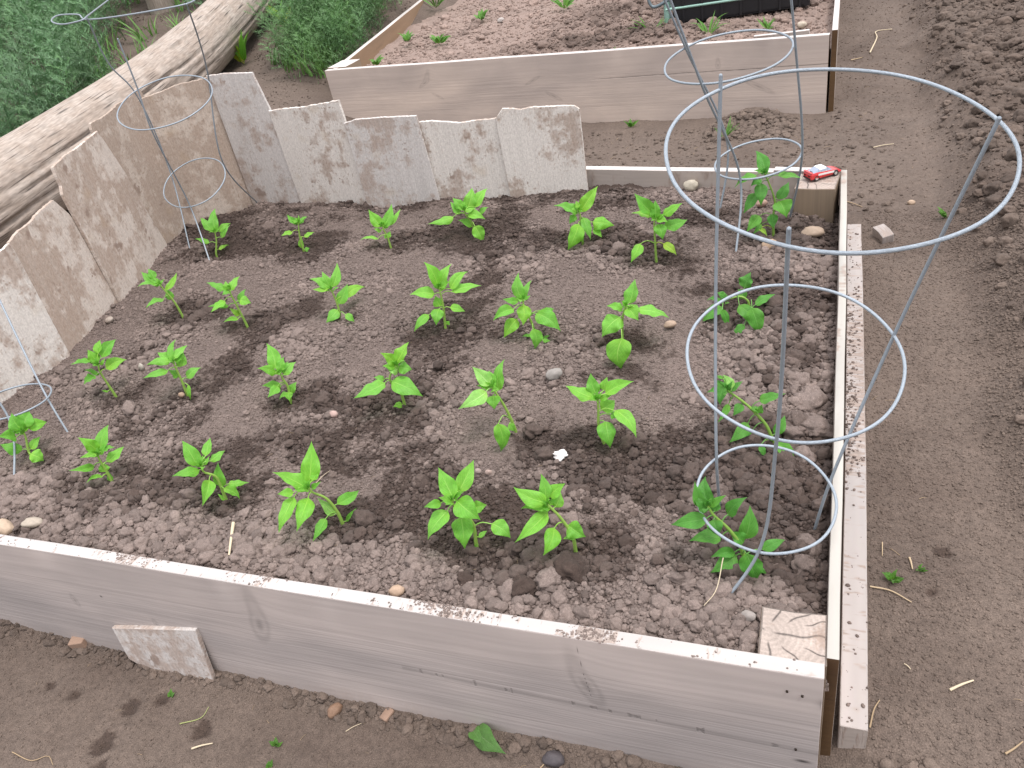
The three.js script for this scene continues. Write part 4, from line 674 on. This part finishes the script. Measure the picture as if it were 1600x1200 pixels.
function thicket(name, label, cat, geos, count, spot) {
  const t = thing(name, label, cat); t.userData.kind = 'stuff'; const per = geos.map(() => []);
  for (let i = 0; i < count; i++) { const s = spot(); if (s) per[Math.floor(rnd() * geos.length)].push(s); }
  per.forEach((L, gi) => { const im = new THREE.InstancedMesh(geos[gi], frondMat, L.length); im.name = 'fronds'; im.userData.kind = 'stuff'; im.castShadow = im.receiveShadow = true; L.forEach(([x, z, h, c], i) => { M4.compose(V(x, groundY(x, z) - 0.01, z), Q.setFromEuler(E3.set(rr(-0.25, 0.25), rr(0, 6.28), rr(-0.25, 0.25))), V(h, h, h)); im.setMatrixAt(i, M4); const k = rr(0.7, 1.3); im.setColorAt(i, CC.setRGB(c[0] * k, c[1] * k, c[2] * k)); }); t.add(im); });
}
const FERN = [0.125, 0.26, 0.12], GRASS = [0.16, 0.34, 0.075];
thicket('dill_thicket', 'feathery blue-green dill growing thickly beyond the log', 'dill', fronds, 3200, () => { const z = rr(-9.5, -1.6), x = rr(-9.5, -3.85); if (x > -3.85 - 0.09 * Math.max(0, -z - 3.5) || (fbm(x * 0.9, z * 0.9, 3) < -0.32 && rnd() > 0.2)) return null; { const q = clamp((-4.3 - z) / 1.3, 0, 1), lx = lerp(-4.0, -4.95, q), lz = lerp(-4.3, -5.6, q); if (Math.hypot(x - lx, z - lz) < 0.34) return null; } return [x, z, rr(0.32, 0.7), mix3(FERN, GRASS, rnd() * 0.35)]; });
thicket('dill_patch', 'feathery green dill and grass along the side of the far raised bed', 'dill', fronds, 800, () => { const z = rr(-8.5, -4.1), e = -2.74 + 0.15 * (z + 5.2); const x = e - Math.pow(rnd(), 0.8) * (0.5 + 0.25 * Math.max(0, -z - 4.6)); if (z > -4.4 && rnd() > 0.5) return null; return [x, z, rr(0.2, 0.44), mix3(FERN, GRASS, 0.25 + 0.4 * rnd())]; });
thicket('grass_fringe', 'long fresh green grass blades among the feathery growth', 'grass', grasses, 900, () => { if (rnd() < 0.55) { const z = rr(-8, -4.2), x = -2.9 + 0.15 * (z + 5.2) - rnd() * (0.4 + 0.25 * Math.max(0, -z - 4.6)); return [x, z, rr(0.1, 0.26), GRASS]; } const z = rr(-8, -2), x = rr(-8, -3.9); return [x, z, rr(0.12, 0.34), GRASS]; });

// ---------------------------------------------------------------- small plants, stones, straw
function tuft(name, label, cat, x, y, z, n, len, w, cols, spread, group) { // strap or weed leaves from one crown
  const t = thing(name, label, cat, [x, y, z], group);
  for (let i = 0; i < n; i++) {
    const a = rr(0, 6.28), el = lerp(1.35, 0.25, spread * rr(0.5, 1)), d = V(Math.cos(a) * Math.cos(el), Math.sin(el), Math.sin(a) * Math.cos(el)), L = len * rr(0.6, 1.1), H = V(-x, 0, -z).normalize();
    mesh('leaf', leafGeo(d.clone().multiplyScalar(L * 0.12), d.clone().multiplyScalar(L), w * rr(0.7, 1.2), V(0, 0, 0), H), cols[i % cols.length], t);
  }
  return t;
}
const GREENS = LEAF.bright, DULL = [leafM(0.5, 0.5, 0.5), leafM(0.55, 0.58, 0.5), leafM(0.62, 0.62, 0.5)];
const YELLOW = [leafM(1.7, 1.05, 0.5), leafM(1.9, 0.85, 0.4), leafM(1.0, 1.0, 0.6), leafM(0.85, 0.95, 0.6)];
tuft('iris_plant', 'small iris with orange and yellow withered blades beside the log', 'iris', -3.4, groundY(-3.4, -4.33), -4.33, 10, 0.26, 0.045, YELLOW, 0.45);
tuft('withered_weed', 'small yellowish withered plant higher up along the log', 'weed', -3.45, groundY(-3.45, -4.95), -4.95, 9, 0.24, 0.03, YELLOW, 0.7);
const FY = 0.345;
for (const [l, x, z, n, len, w] of [
  ['small weed just inside the far bed beside its front corner post', -2.36, -4.1, 9, 0.07, 0.022], ['weed in the far bed further in along its side board', -2.4, -4.6, 10, 0.075, 0.02], ['broad-leaved seedling weed in the middle of the far bed soil', -2.13, -4.45, 9, 0.09, 0.026],
  ['weed standing between the broad weed and the pale pebble in the far bed', -2.05, -4.95, 9, 0.085, 0.022], ['grassy tuft against the side board of the far bed', -2.62, -5.55, 14, 0.2, 0.012], ['upright leafy weed behind the dark heap in the far bed', -1.53, -5.0, 9, 0.15, 0.02],
  ['flat weed at the foot of the dark heap near the front board', -0.98, -3.86, 6, 0.05, 0.018], ['grassy weed in front of the black tray', -0.56, -4.02, 12, 0.13, 0.007], ['small pale weed between the tray and the pale stone', -0.3, -4.02, 8, 0.07, 0.012], ['straggling grass on the dark heap beside the tray', -0.85, -4.15, 14, 0.14, 0.006]]) tuft('weed', l, 'weed', x, FY, z, n, len, w, DULL, 0.95);
for (const [l, x, z, n, len, w] of [['tiny leafy weed with straw beside the sunk plank', 0.139, -1.071, 12, 0.022, 0.007], ['tiny weed sprig right of the straw beside the plank', 0.18, -1.1, 6, 0.018, 0.005], ['lone green sprout on the dirt path right of the wire cage', 0.335, -2.54, 6, 0.05, 0.012],
  ['tiny green weed just below the leaning white slab', -1.195, -0.628, 6, 0.016, 0.008], ['small green sprout in the dirt below the front board', -0.91, -0.585, 5, 0.018, 0.007], ['pair of tiny blue-green leaves in the front dirt', -0.9, -0.545, 4, 0.016, 0.009],
  ['green sprig at the outside foot of the far bed front board', -0.86, -3.6, 7, 0.05, 0.012], ['grass blades in the dirt near the far bed front board', -0.42, -3.38, 9, 0.1, 0.005]]) tuft('weed', l, 'weed', x, groundY(x, z), z, n, len, w, DULL, 0.8);
{ // the broad dock leaf that pokes out from under the front board
  const t = thing('dock_plant', 'broad grey-green leaf poking out from under the front board', 'weed', [-0.5, groundY(-0.5, -0.69), -0.69]);
  mesh('leaf', leafGeo(V(-0.045, 0.006, -0.003), V(0.03, 0.016, 0.032), 0.042, V(-0.06, -0.01, -0.01), V(0, 0, 1)), leafM(0.55, 0.5, 0.8), t); mesh('leaf', leafGeo(V(-0.05, 0.008, -0.006), V(-0.015, 0.012, 0.022), 0.024, V(-0.06, -0.01, -0.01), V(0, 0, 1)), leafM(0.6, 0.55, 0.85), t);
}
const stoneTex = makeTex(256, 256, (u, v) => { const k = 222 + 22 * fbm(u * 8, v * 8, 4, 8) + 14 * gn(u * 60, v * 60, 60); return [k, k, k, 0.5 + 0.2 * fbm(u * 16, v * 16, 3, 16)]; });
const stoneGeos = [0, 1, 2, 3].map((i) => clodGeo(3, i * 5.3 + 11, 0.22));
function stone(label, x, y, z, r, sq, col, yaw, nm = 'stone', cat = 'stone') {
  const m = mesh(nm, stoneGeos[Math.floor(rnd() * 4)], std({ map: stoneTex.map, bumpMap: stoneTex.bump, bumpScale: 0.0008, color: col, roughness: 0.72 })); tag(m, label, cat);
  m.position.set(x, y + r * sq * 0.5, z); m.rotation.set(rr(-0.2, 0.2), yaw, rr(-0.2, 0.2)); m.scale.set(r, r * sq, r * 0.72); return m;
}
for (const [l, x, z, d, sq, c, yaw] of [
  ['rounded white stone against the low back board', -0.417, -2.487, 48, 0.85, 0xc8c0ae, 0.2], ['flat grey-tan oval stone below the back corner post', -0.038, -2.17, 60, 0.5, 0xb09c88, 0.1], ['round tan stone between the toy car post and the second row', -0.144, -2.05, 42, 0.85, 0xc0a68c, 0.5],
  ['smooth grey stone in the middle of the bed', -0.56, -1.402, 40, 0.7, 0xa39e98, 0.6], ['small round pinkish pebble in the middle rows', -1.029, -1.202, 21, 0.9, 0xc6aaa0, 0], ['small grey pebble of a pair in front of the leaning seedling', -0.615, -1.056, 15, 0.9, 0xa89890, 0], ['small pinkish pebble of a pair in front of the leaning seedling', -0.593, -1.057, 14, 0.9, 0xb8a298, 0.4],
  ['long pale stone by the front board at the open end', -1.518, -0.769, 42, 0.5, 0xbdb2a2, 0.5], ['tan stone resting against the front board at the edge of view', -1.59, -0.75, 50, 0.7, 0xcab49c, -0.2], ['small smooth grey stone beside the front corner post', -0.08, -0.798, 22, 0.85, 0xa8a09a, 0], ['grey pebble near the foot of the peaked slab', -2.046, -1.572, 30, 0.7, 0xb8aca0, 0.3],
  ['small upright white pebble between two seedlings at the far end', -1.724, -1.344, 17, 1.4, 0xbfb8ac, 0], ['tan pebble at the foot of a seedling', -1.5, -1.237, 18, 0.9, 0xb49a84, 0], ['tan stone just behind the front board', -0.647, -0.748, 28, 0.8, 0xc0a68e, 0.4], ['tan half-buried stone right of the second row', -0.338, -1.631, 30, 0.6, 0xb8a08c, 0.2], ['pinkish stone behind the tall dark seedling', -0.19, -2.369, 34, 0.8, 0xb89a8a, 0.4]])
  stone(l, x, soilY(x, z) + 0.006, z, d / 2000, sq, c, yaw);
for (const [l, x, z, d, sq, c, yaw] of [['brown egg-shaped stone on the dirt below the front board', -0.831, -0.675, 32, 0.9, 0x9a7c66, 1.2], ['dark grey rounded stone at the bottom edge below the front board', -0.39, -0.672, 38, 0.8, 0x5a5558, 0.2], ['small tan pebble on the dirt path', 0.245, -2.665, 24, 0.8, 0xc4ac94, 0]]) stone(l, x, groundY(x, z), z, d / 2000, sq, c, yaw);
for (const [l, x, z, d, c] of [['pale oval stone near the corner of the far bed', -0.153, -4.008, 42, 0xd6cbb8], ['grey-white pebble in the middle of the far bed', -1.887, -4.85, 42, 0xcfc8c2]]) stone(l, x, FY, z, d / 2000, 0.75, c, 0.4);
{ // crumpled white scrap
  const g = clodGeo(3, 44.4, 0.8), m = mesh('paper_scrap', g, std({ color: 0xd8d5d2, roughness: 0.8 })); tag(m, 'crumpled bright white scrap lying in the soil', 'scrap'); m.position.set(-0.465, soilY(-0.465, -1.123) + 0.007, -1.123); m.scale.set(0.014, 0.007, 0.011);
}
function block(name, label, cat, x, y, z, w, h, d, yaw, mat, tilt = 0.1) { const m = mesh(name, boardGeo(w, h, d, { seed: x * 31, r: 0.003 }), mat); tag(m, label, cat); m.position.set(x, y, z); m.rotation.set(tilt, yaw, tilt * 0.5); return m; }
const chipM = tmat(woodTex(128, 128, 0.05, 0.05, { s: 9.1, a: [158, 134, 116], b: [142, 118, 102] }), 0.001);
block('wood_offcut', 'tan square offcut lodged under the front board near the leaning white slab', 'offcut', -1.495, 0.0, -0.69, 0.036, 0.022, 0.024, 0.3, chipM);
block('wood_offcut', 'small reddish offcut poking from under the middle of the front board', 'offcut', -0.722, -0.012, -0.688, 0.018, 0.012, 0.026, -0.3, chipM);
block('wood_chunk', 'pale broken chunk of wood on the dirt beside the plank end', 'wood chunk', 0.156, 0.118, -2.4, 0.034, 0.032, 0.062, 0.45, W.lay, 0.15);
const strawM = [std({ color: 0xb9a688, roughness: 0.8 }), std({ color: 0xa08c70, roughness: 0.85 }), std({ color: 0xcbbda2, roughness: 0.8 })], strawG = std({ color: 0x98a068, roughness: 0.8 });
function strawGeo(P, Y, r) { r *= 0.75; const pts = P.map(([x, z, h], i) => V(x, Y(x, z) + r * 0.7 + (h ?? 0.002), z)); if (pts.length === 2) pts.splice(1, 0, pts[0].clone().lerp(pts[1], 0.5).add(V(0, 0.002, 0))); const g = taper(pts, r, r * 0.55, 14, 6); return g; }
const straw = (label, P, Y, r, mat, name = 'straw', cat = 'straw') => tag(mesh(name, strawGeo(P, Y, r), mat), label, cat);
straw('split pale stick lying end-on in the front soil', [[-1.049, -0.839, 0.012], [-1.025, -0.8, 0.015], [-1.002, -0.76, 0.012]], soilY, 0.0048, strawM[2], 'stick', 'stick');
straw('thin straw beside the foot of the nearest cage', [[-0.128, -0.896, 0.03], [-0.132, -0.827, 0.018], [-0.146, -0.806, 0.01]], soilY, 0.0013, strawM[2]);
straw('thin dry stalk near the large front seedling', [[-0.946, -0.979, 0.01], [-0.932, -1.014, 0.014]], soilY, 0.0009, strawM[2]);
for (const [l, P, r] of [
  ['short straw upright in the dirt beside the plank, highest of its cluster', [[0.124, -1.16], [0.123, -1.125]], 0.0016], ['pale yellow flat straw right of the tiny weed', [[0.167, -1.123], [0.171, -1.098]], 0.0026], ['bent straw crossing the tiny weed by the plank', [[0.102, -1.053], [0.134, -1.049], [0.167, -1.029]], 0.0022],
  ['thick pale stick lying alone on the path', [[0.212, -0.864], [0.246, -0.887]], 0.0032], ['curved straw by the near end of the plank', [[0.098, -0.778], [0.104, -0.805, 0.006], [0.112, -0.823]], 0.002], ['short yellow straw between the plank and the thick stick', [[0.15, -0.899], [0.159, -0.89]], 0.0014], ['twisted twig at the bottom corner of the path', [[0.275, -0.772], [0.286, -0.781], [0.299, -0.794]], 0.0024],
  ['long curled pale straw far up the path', [[0.146, -4.377], [0.182, -4.629, 0.01], [0.184, -4.764, 0.004], [0.256, -4.76]], 0.005], ['short curved straw beside the far bed corner', [[0.063, -4.317], [0.09, -4.33], [0.114, -4.333]], 0.004], ['thin straw across the path inside the large top ring', [[0.142, -3.157], [0.211, -3.173]], 0.0028], ['short straw on the path beside the toy car corner', [[0.053, -2.677], [0.101, -2.639]], 0.0026]]) straw(l, P, groundY, r, strawM[Math.floor(rnd() * 3)]);
for (const [l, P, r, m] of [['greenish straw below the leaning white slab', [[-1.132, -0.58], [-1.096, -0.603], [-1.091, -0.623]], 0.0017, strawG], ['flat pale splinter in the front dirt', [[-1.072, -0.541], [-1.037, -0.56]], 0.0028, strawM[2]], ['wavy dry root fibre in the bottom corner', [[-1.441, -0.446], [-1.385, -0.443], [-1.361, -0.459], [-1.337, -0.447]], 0.0016, strawM[1]], ['thin straw beside the reddish offcut', [[-0.787, -0.64], [-0.766, -0.662]], 0.0011, strawM[2]], ['straw leaning beside the dark grey stone', [[-0.41, -0.655], [-0.391, -0.68]], 0.0018, strawM[1]]]) straw(l, P, groundY, r, m);
{ // loose bits nobody could count
  const bits = [], put = (x, z, Y, s, M) => { const a = rr(0, 6.28), L = s * rr(0.4, 1.2), dx = Math.cos(a) * L / 2, dz = Math.sin(a) * L / 2; bits.push(strawGeo([[x - dx, z - dz, 0.001], [x + dx * 0.1 + rr(-1, 1) * L * 0.08, z + dz * 0.1, 0.003], [x + dx, z + dz, 0.001]], Y, s * rr(0.018, 0.04))); };
  for (let i = 0; i < 60; i++) put(rr(0.1, 0.85), rr(-4.5, -0.6), groundY, 0.022);
  for (let i = 0; i < 30; i++) put(rr(-1.6, 0), rr(-0.68, -0.42), groundY, 0.014);
  for (let i = 0; i < 40; i++) put(rr(-1.1, 0.1), rr(-3.5, -2.65), groundY, 0.03);
  for (let i = 0; i < 120; i++) put(rr(-1.9, 0), rr(-2.4, -0.76), soilY, 0.012);
  const m = mesh('straw_bits', mergeGeometries(bits), strawM[1]); m.userData.kind = 'stuff'; m.userData.label = 'scattered bits of straw and root fibre on the dirt';
}

// ---------------------------------------------------------------- black tray with a pale green bracket on the far bed
{
  const black = std({ color: 0x1b1c20, roughness: 0.45 }), teal = std({ color: 0x8fb4a8, roughness: 0.5, metalness: 0.2 });
  const t = thing('black_tray', 'black plastic tray with a pale green rim standing on the far bed soil', 'tray', [-0.48, FY + 0.01, -4.52]); t.rotation.y = 0.16;
  const s = new THREE.Shape(); const a = 0.32, b = 0.22, r = 0.03; s.moveTo(-a + r, -b); s.lineTo(a - r, -b); s.quadraticCurveTo(a, -b, a, -b + r); s.lineTo(a, b - r); s.quadraticCurveTo(a, b, a - r, b); s.lineTo(-a + r, b); s.quadraticCurveTo(-a, b, -a, b - r); s.lineTo(-a, -b + r); s.quadraticCurveTo(-a, -b, -a + r, -b);
  const hole = new THREE.Path(s.getPoints(8).map((p) => p.clone().multiplyScalar(0.965)).reverse()); const wall = s.clone(); wall.holes.push(hole);
  const wg = new THREE.ExtrudeGeometry(wall, { depth: 0.2, bevelEnabled: false, curveSegments: 8 }); wg.rotateX(-Math.PI / 2); mesh('tray_wall', wg, black, t);
  const fg = new THREE.ExtrudeGeometry(s, { depth: 0.008, bevelEnabled: false }); fg.rotateX(-Math.PI / 2); fg.translate(0, 0.002, 0); mesh('tray_floor', fg, black, t);
  const rim = s.getPoints(8).map((p) => V(p.x * 1.02, 0.075, -p.y * 1.03)); mesh('rim', taper(rim, 0.006, 0.006, 120, 7, true), teal, t);
  for (let i = 0; i < 7; i++) { const f = mesh('rib', boardGeo(0.012, 0.18, 0.008, { seed: i }), black, t); f.position.set(-0.27 + i * 0.09, 0.09, 0.224); }
  const br = thing('green_bracket', 'pale green metal leg with a looped bracket at the corner of the black tray', 'bracket', [-0.79, FY, -4.27]);
  mesh('leg', taper([V(0.0, -0.03, 0.0), V(-0.002, 0.1, -0.01), V(-0.006, 0.34, -0.05)], 0.017, 0.017, 20, 12), teal, br);
  mesh('loop', taper([V(0.0, 0.12, 0), V(-0.07, 0.1, 0.0), V(-0.095, 0.16, -0.01), V(-0.085, 0.27, -0.03), V(-0.03, 0.3, -0.04), V(0.05, 0.25, -0.03), V(0.05, 0.15, -0.01)], 0.008, 0.008, 70, 8, true), std({ color: 0x6d7a80, roughness: 0.45, metalness: 0.5 }), br);
  mesh('base_plate', boardGeo(0.09, 0.03, 0.06, { seed: 3, r: 0.006 }), black, br).position.set(-0.005, 0.0, 0.0);
}

// ---------------------------------------------------------------- toy car
{
  const t = thing('toy_car', 'small red toy sports car with white sides and roof parked on the back corner post', 'toy car', [-0.0225, 0.3005, -2.417]); t.rotation.y = 0.62; t.scale.setScalar(0.104);
  const paint = new THREE.MeshPhysicalMaterial({ color: 0xc4161c, roughness: 0.3, clearcoat: 1, clearcoatRoughness: 0.08 }), white = new THREE.MeshPhysicalMaterial({ color: 0xe9e7e4, roughness: 0.3, clearcoat: 0.8 }), glass = new THREE.MeshPhysicalMaterial({ color: 0x8a97ab, roughness: 0.12, clearcoat: 1 }), dark = std({ color: 0x1d1a1c, roughness: 0.55 }), hub = std({ color: 0xd5d2cc, roughness: 0.4, metalness: 0.6 });
  // unit length along +x (front), a wedge: sections of (x, lower y, shoulder y, half width)
  const loft = (secs, ring) => {
    const pos = [], idx = [], n = ring(secs[0]).length;
    for (const s of secs) for (const p of ring(s)) pos.push(s[0], p[1], p[0]);
    for (let i = 0; i < secs.length - 1; i++) for (let j = 0; j < n; j++) { const a = i * n + j, b = i * n + ((j + 1) % n), c = a + n, d = b + n; idx.push(a, c, b, b, c, d); }
    for (const [o, f] of [[0, 1], [(secs.length - 1) * n, 0]]) for (let j = 1; j < n - 1; j++) f ? idx.push(o, o + j, o + j + 1) : idx.push(o, o + j + 1, o + j);
    let g = new THREE.BufferGeometry(); g.setAttribute('position', new THREE.Float32BufferAttribute(pos, 3)); g.setIndex(idx); g = g.toNonIndexed(); g.computeVertexNormals(); return g;
  };
  const body = ([, lo, hi, hw]) => [[-hw * 0.92, lo], [-hw, lo + 0.03], [-hw, hi - 0.045], [-hw * 0.9, hi], [hw * 0.9, hi], [hw, hi - 0.045], [hw, lo + 0.03], [hw * 0.92, lo]];
  mesh('body', loft([[-0.5, 0.1, 0.2, 0.17], [-0.48, 0.07, 0.235, 0.195], [-0.3, 0.06, 0.245, 0.205], [-0.1, 0.06, 0.225, 0.2], [0.15, 0.06, 0.2, 0.198], [0.36, 0.06, 0.165, 0.19], [0.47, 0.06, 0.125, 0.17], [0.5, 0.075, 0.105, 0.14]], body), paint, t);
  const cab = ([, lo, hi, hw]) => [[-hw, lo], [-hw * 0.74, hi], [hw * 0.74, hi], [hw, lo]];
  mesh('roof', loft([[-0.2, 0.225, 0.315, 0.172], [-0.14, 0.222, 0.328, 0.175], [0.0, 0.205, 0.325, 0.172], [0.02, 0.203, 0.32, 0.171]], cab), white, t);
  mesh('rear_window', loft([[-0.4, 0.238, 0.246, 0.165], [-0.3, 0.236, 0.28, 0.168], [-0.203, 0.226, 0.312, 0.171]], cab), glass, t);
  mesh('windscreen', loft([[0.022, 0.203, 0.317, 0.169], [0.12, 0.195, 0.26, 0.166], [0.21, 0.182, 0.194, 0.16]], cab), glass, t);
  for (const s of [-1, 1]) {
    const sg = boardGeo(0.5, 0.055, 0.006, { r: 0.002, bow: 0 }); const st = mesh('side_panel', sg, white, t); st.position.set(-0.02, 0.165, s * 0.202); st.rotation.z = -0.06;
    const w = mesh('side_window', boardGeo(0.2, 0.05, 0.006, { r: 0.002, bow: 0 }), glass, t); w.position.set(-0.09, 0.262, s * 0.162); w.rotation.x = -s * 0.42;
    for (const x of [-0.31, 0.29]) { const wh = new THREE.Group(); wh.name = 'wheel'; wh.position.set(x, 0.085, s * 0.178); t.add(wh); const ty = new THREE.TorusGeometry(0.06, 0.03, 10, 26); mesh('tyre', ty, dark, wh); const h = new THREE.CylinderGeometry(0.046, 0.05, 0.05, 20); h.rotateX(Math.PI / 2); mesh('rim', h, hub, wh); }
    const lamp = mesh('tail_lamp', boardGeo(0.012, 0.035, 0.09, { r: 0.003, bow: 0 }), dark, t); lamp.position.set(-0.5, 0.17, s * 0.1);
  }
  const sp = mesh('spoiler', boardGeo(0.07, 0.012, 0.36, { r: 0.004, bow: 0 }), paint, t); sp.position.set(-0.46, 0.262, 0); const v = mesh('engine_vent', boardGeo(0.07, 0.008, 0.12, { r: 0.003, bow: 0 }), dark, t); v.position.set(-0.36, 0.252, 0.03);
  const bp = mesh('bumper', boardGeo(0.03, 0.05, 0.33, { r: 0.008, bow: 0 }), dark, t); bp.position.set(-0.5, 0.095, 0);
}

camera.updateMatrixWorld();
renderer.render(scene, camera);
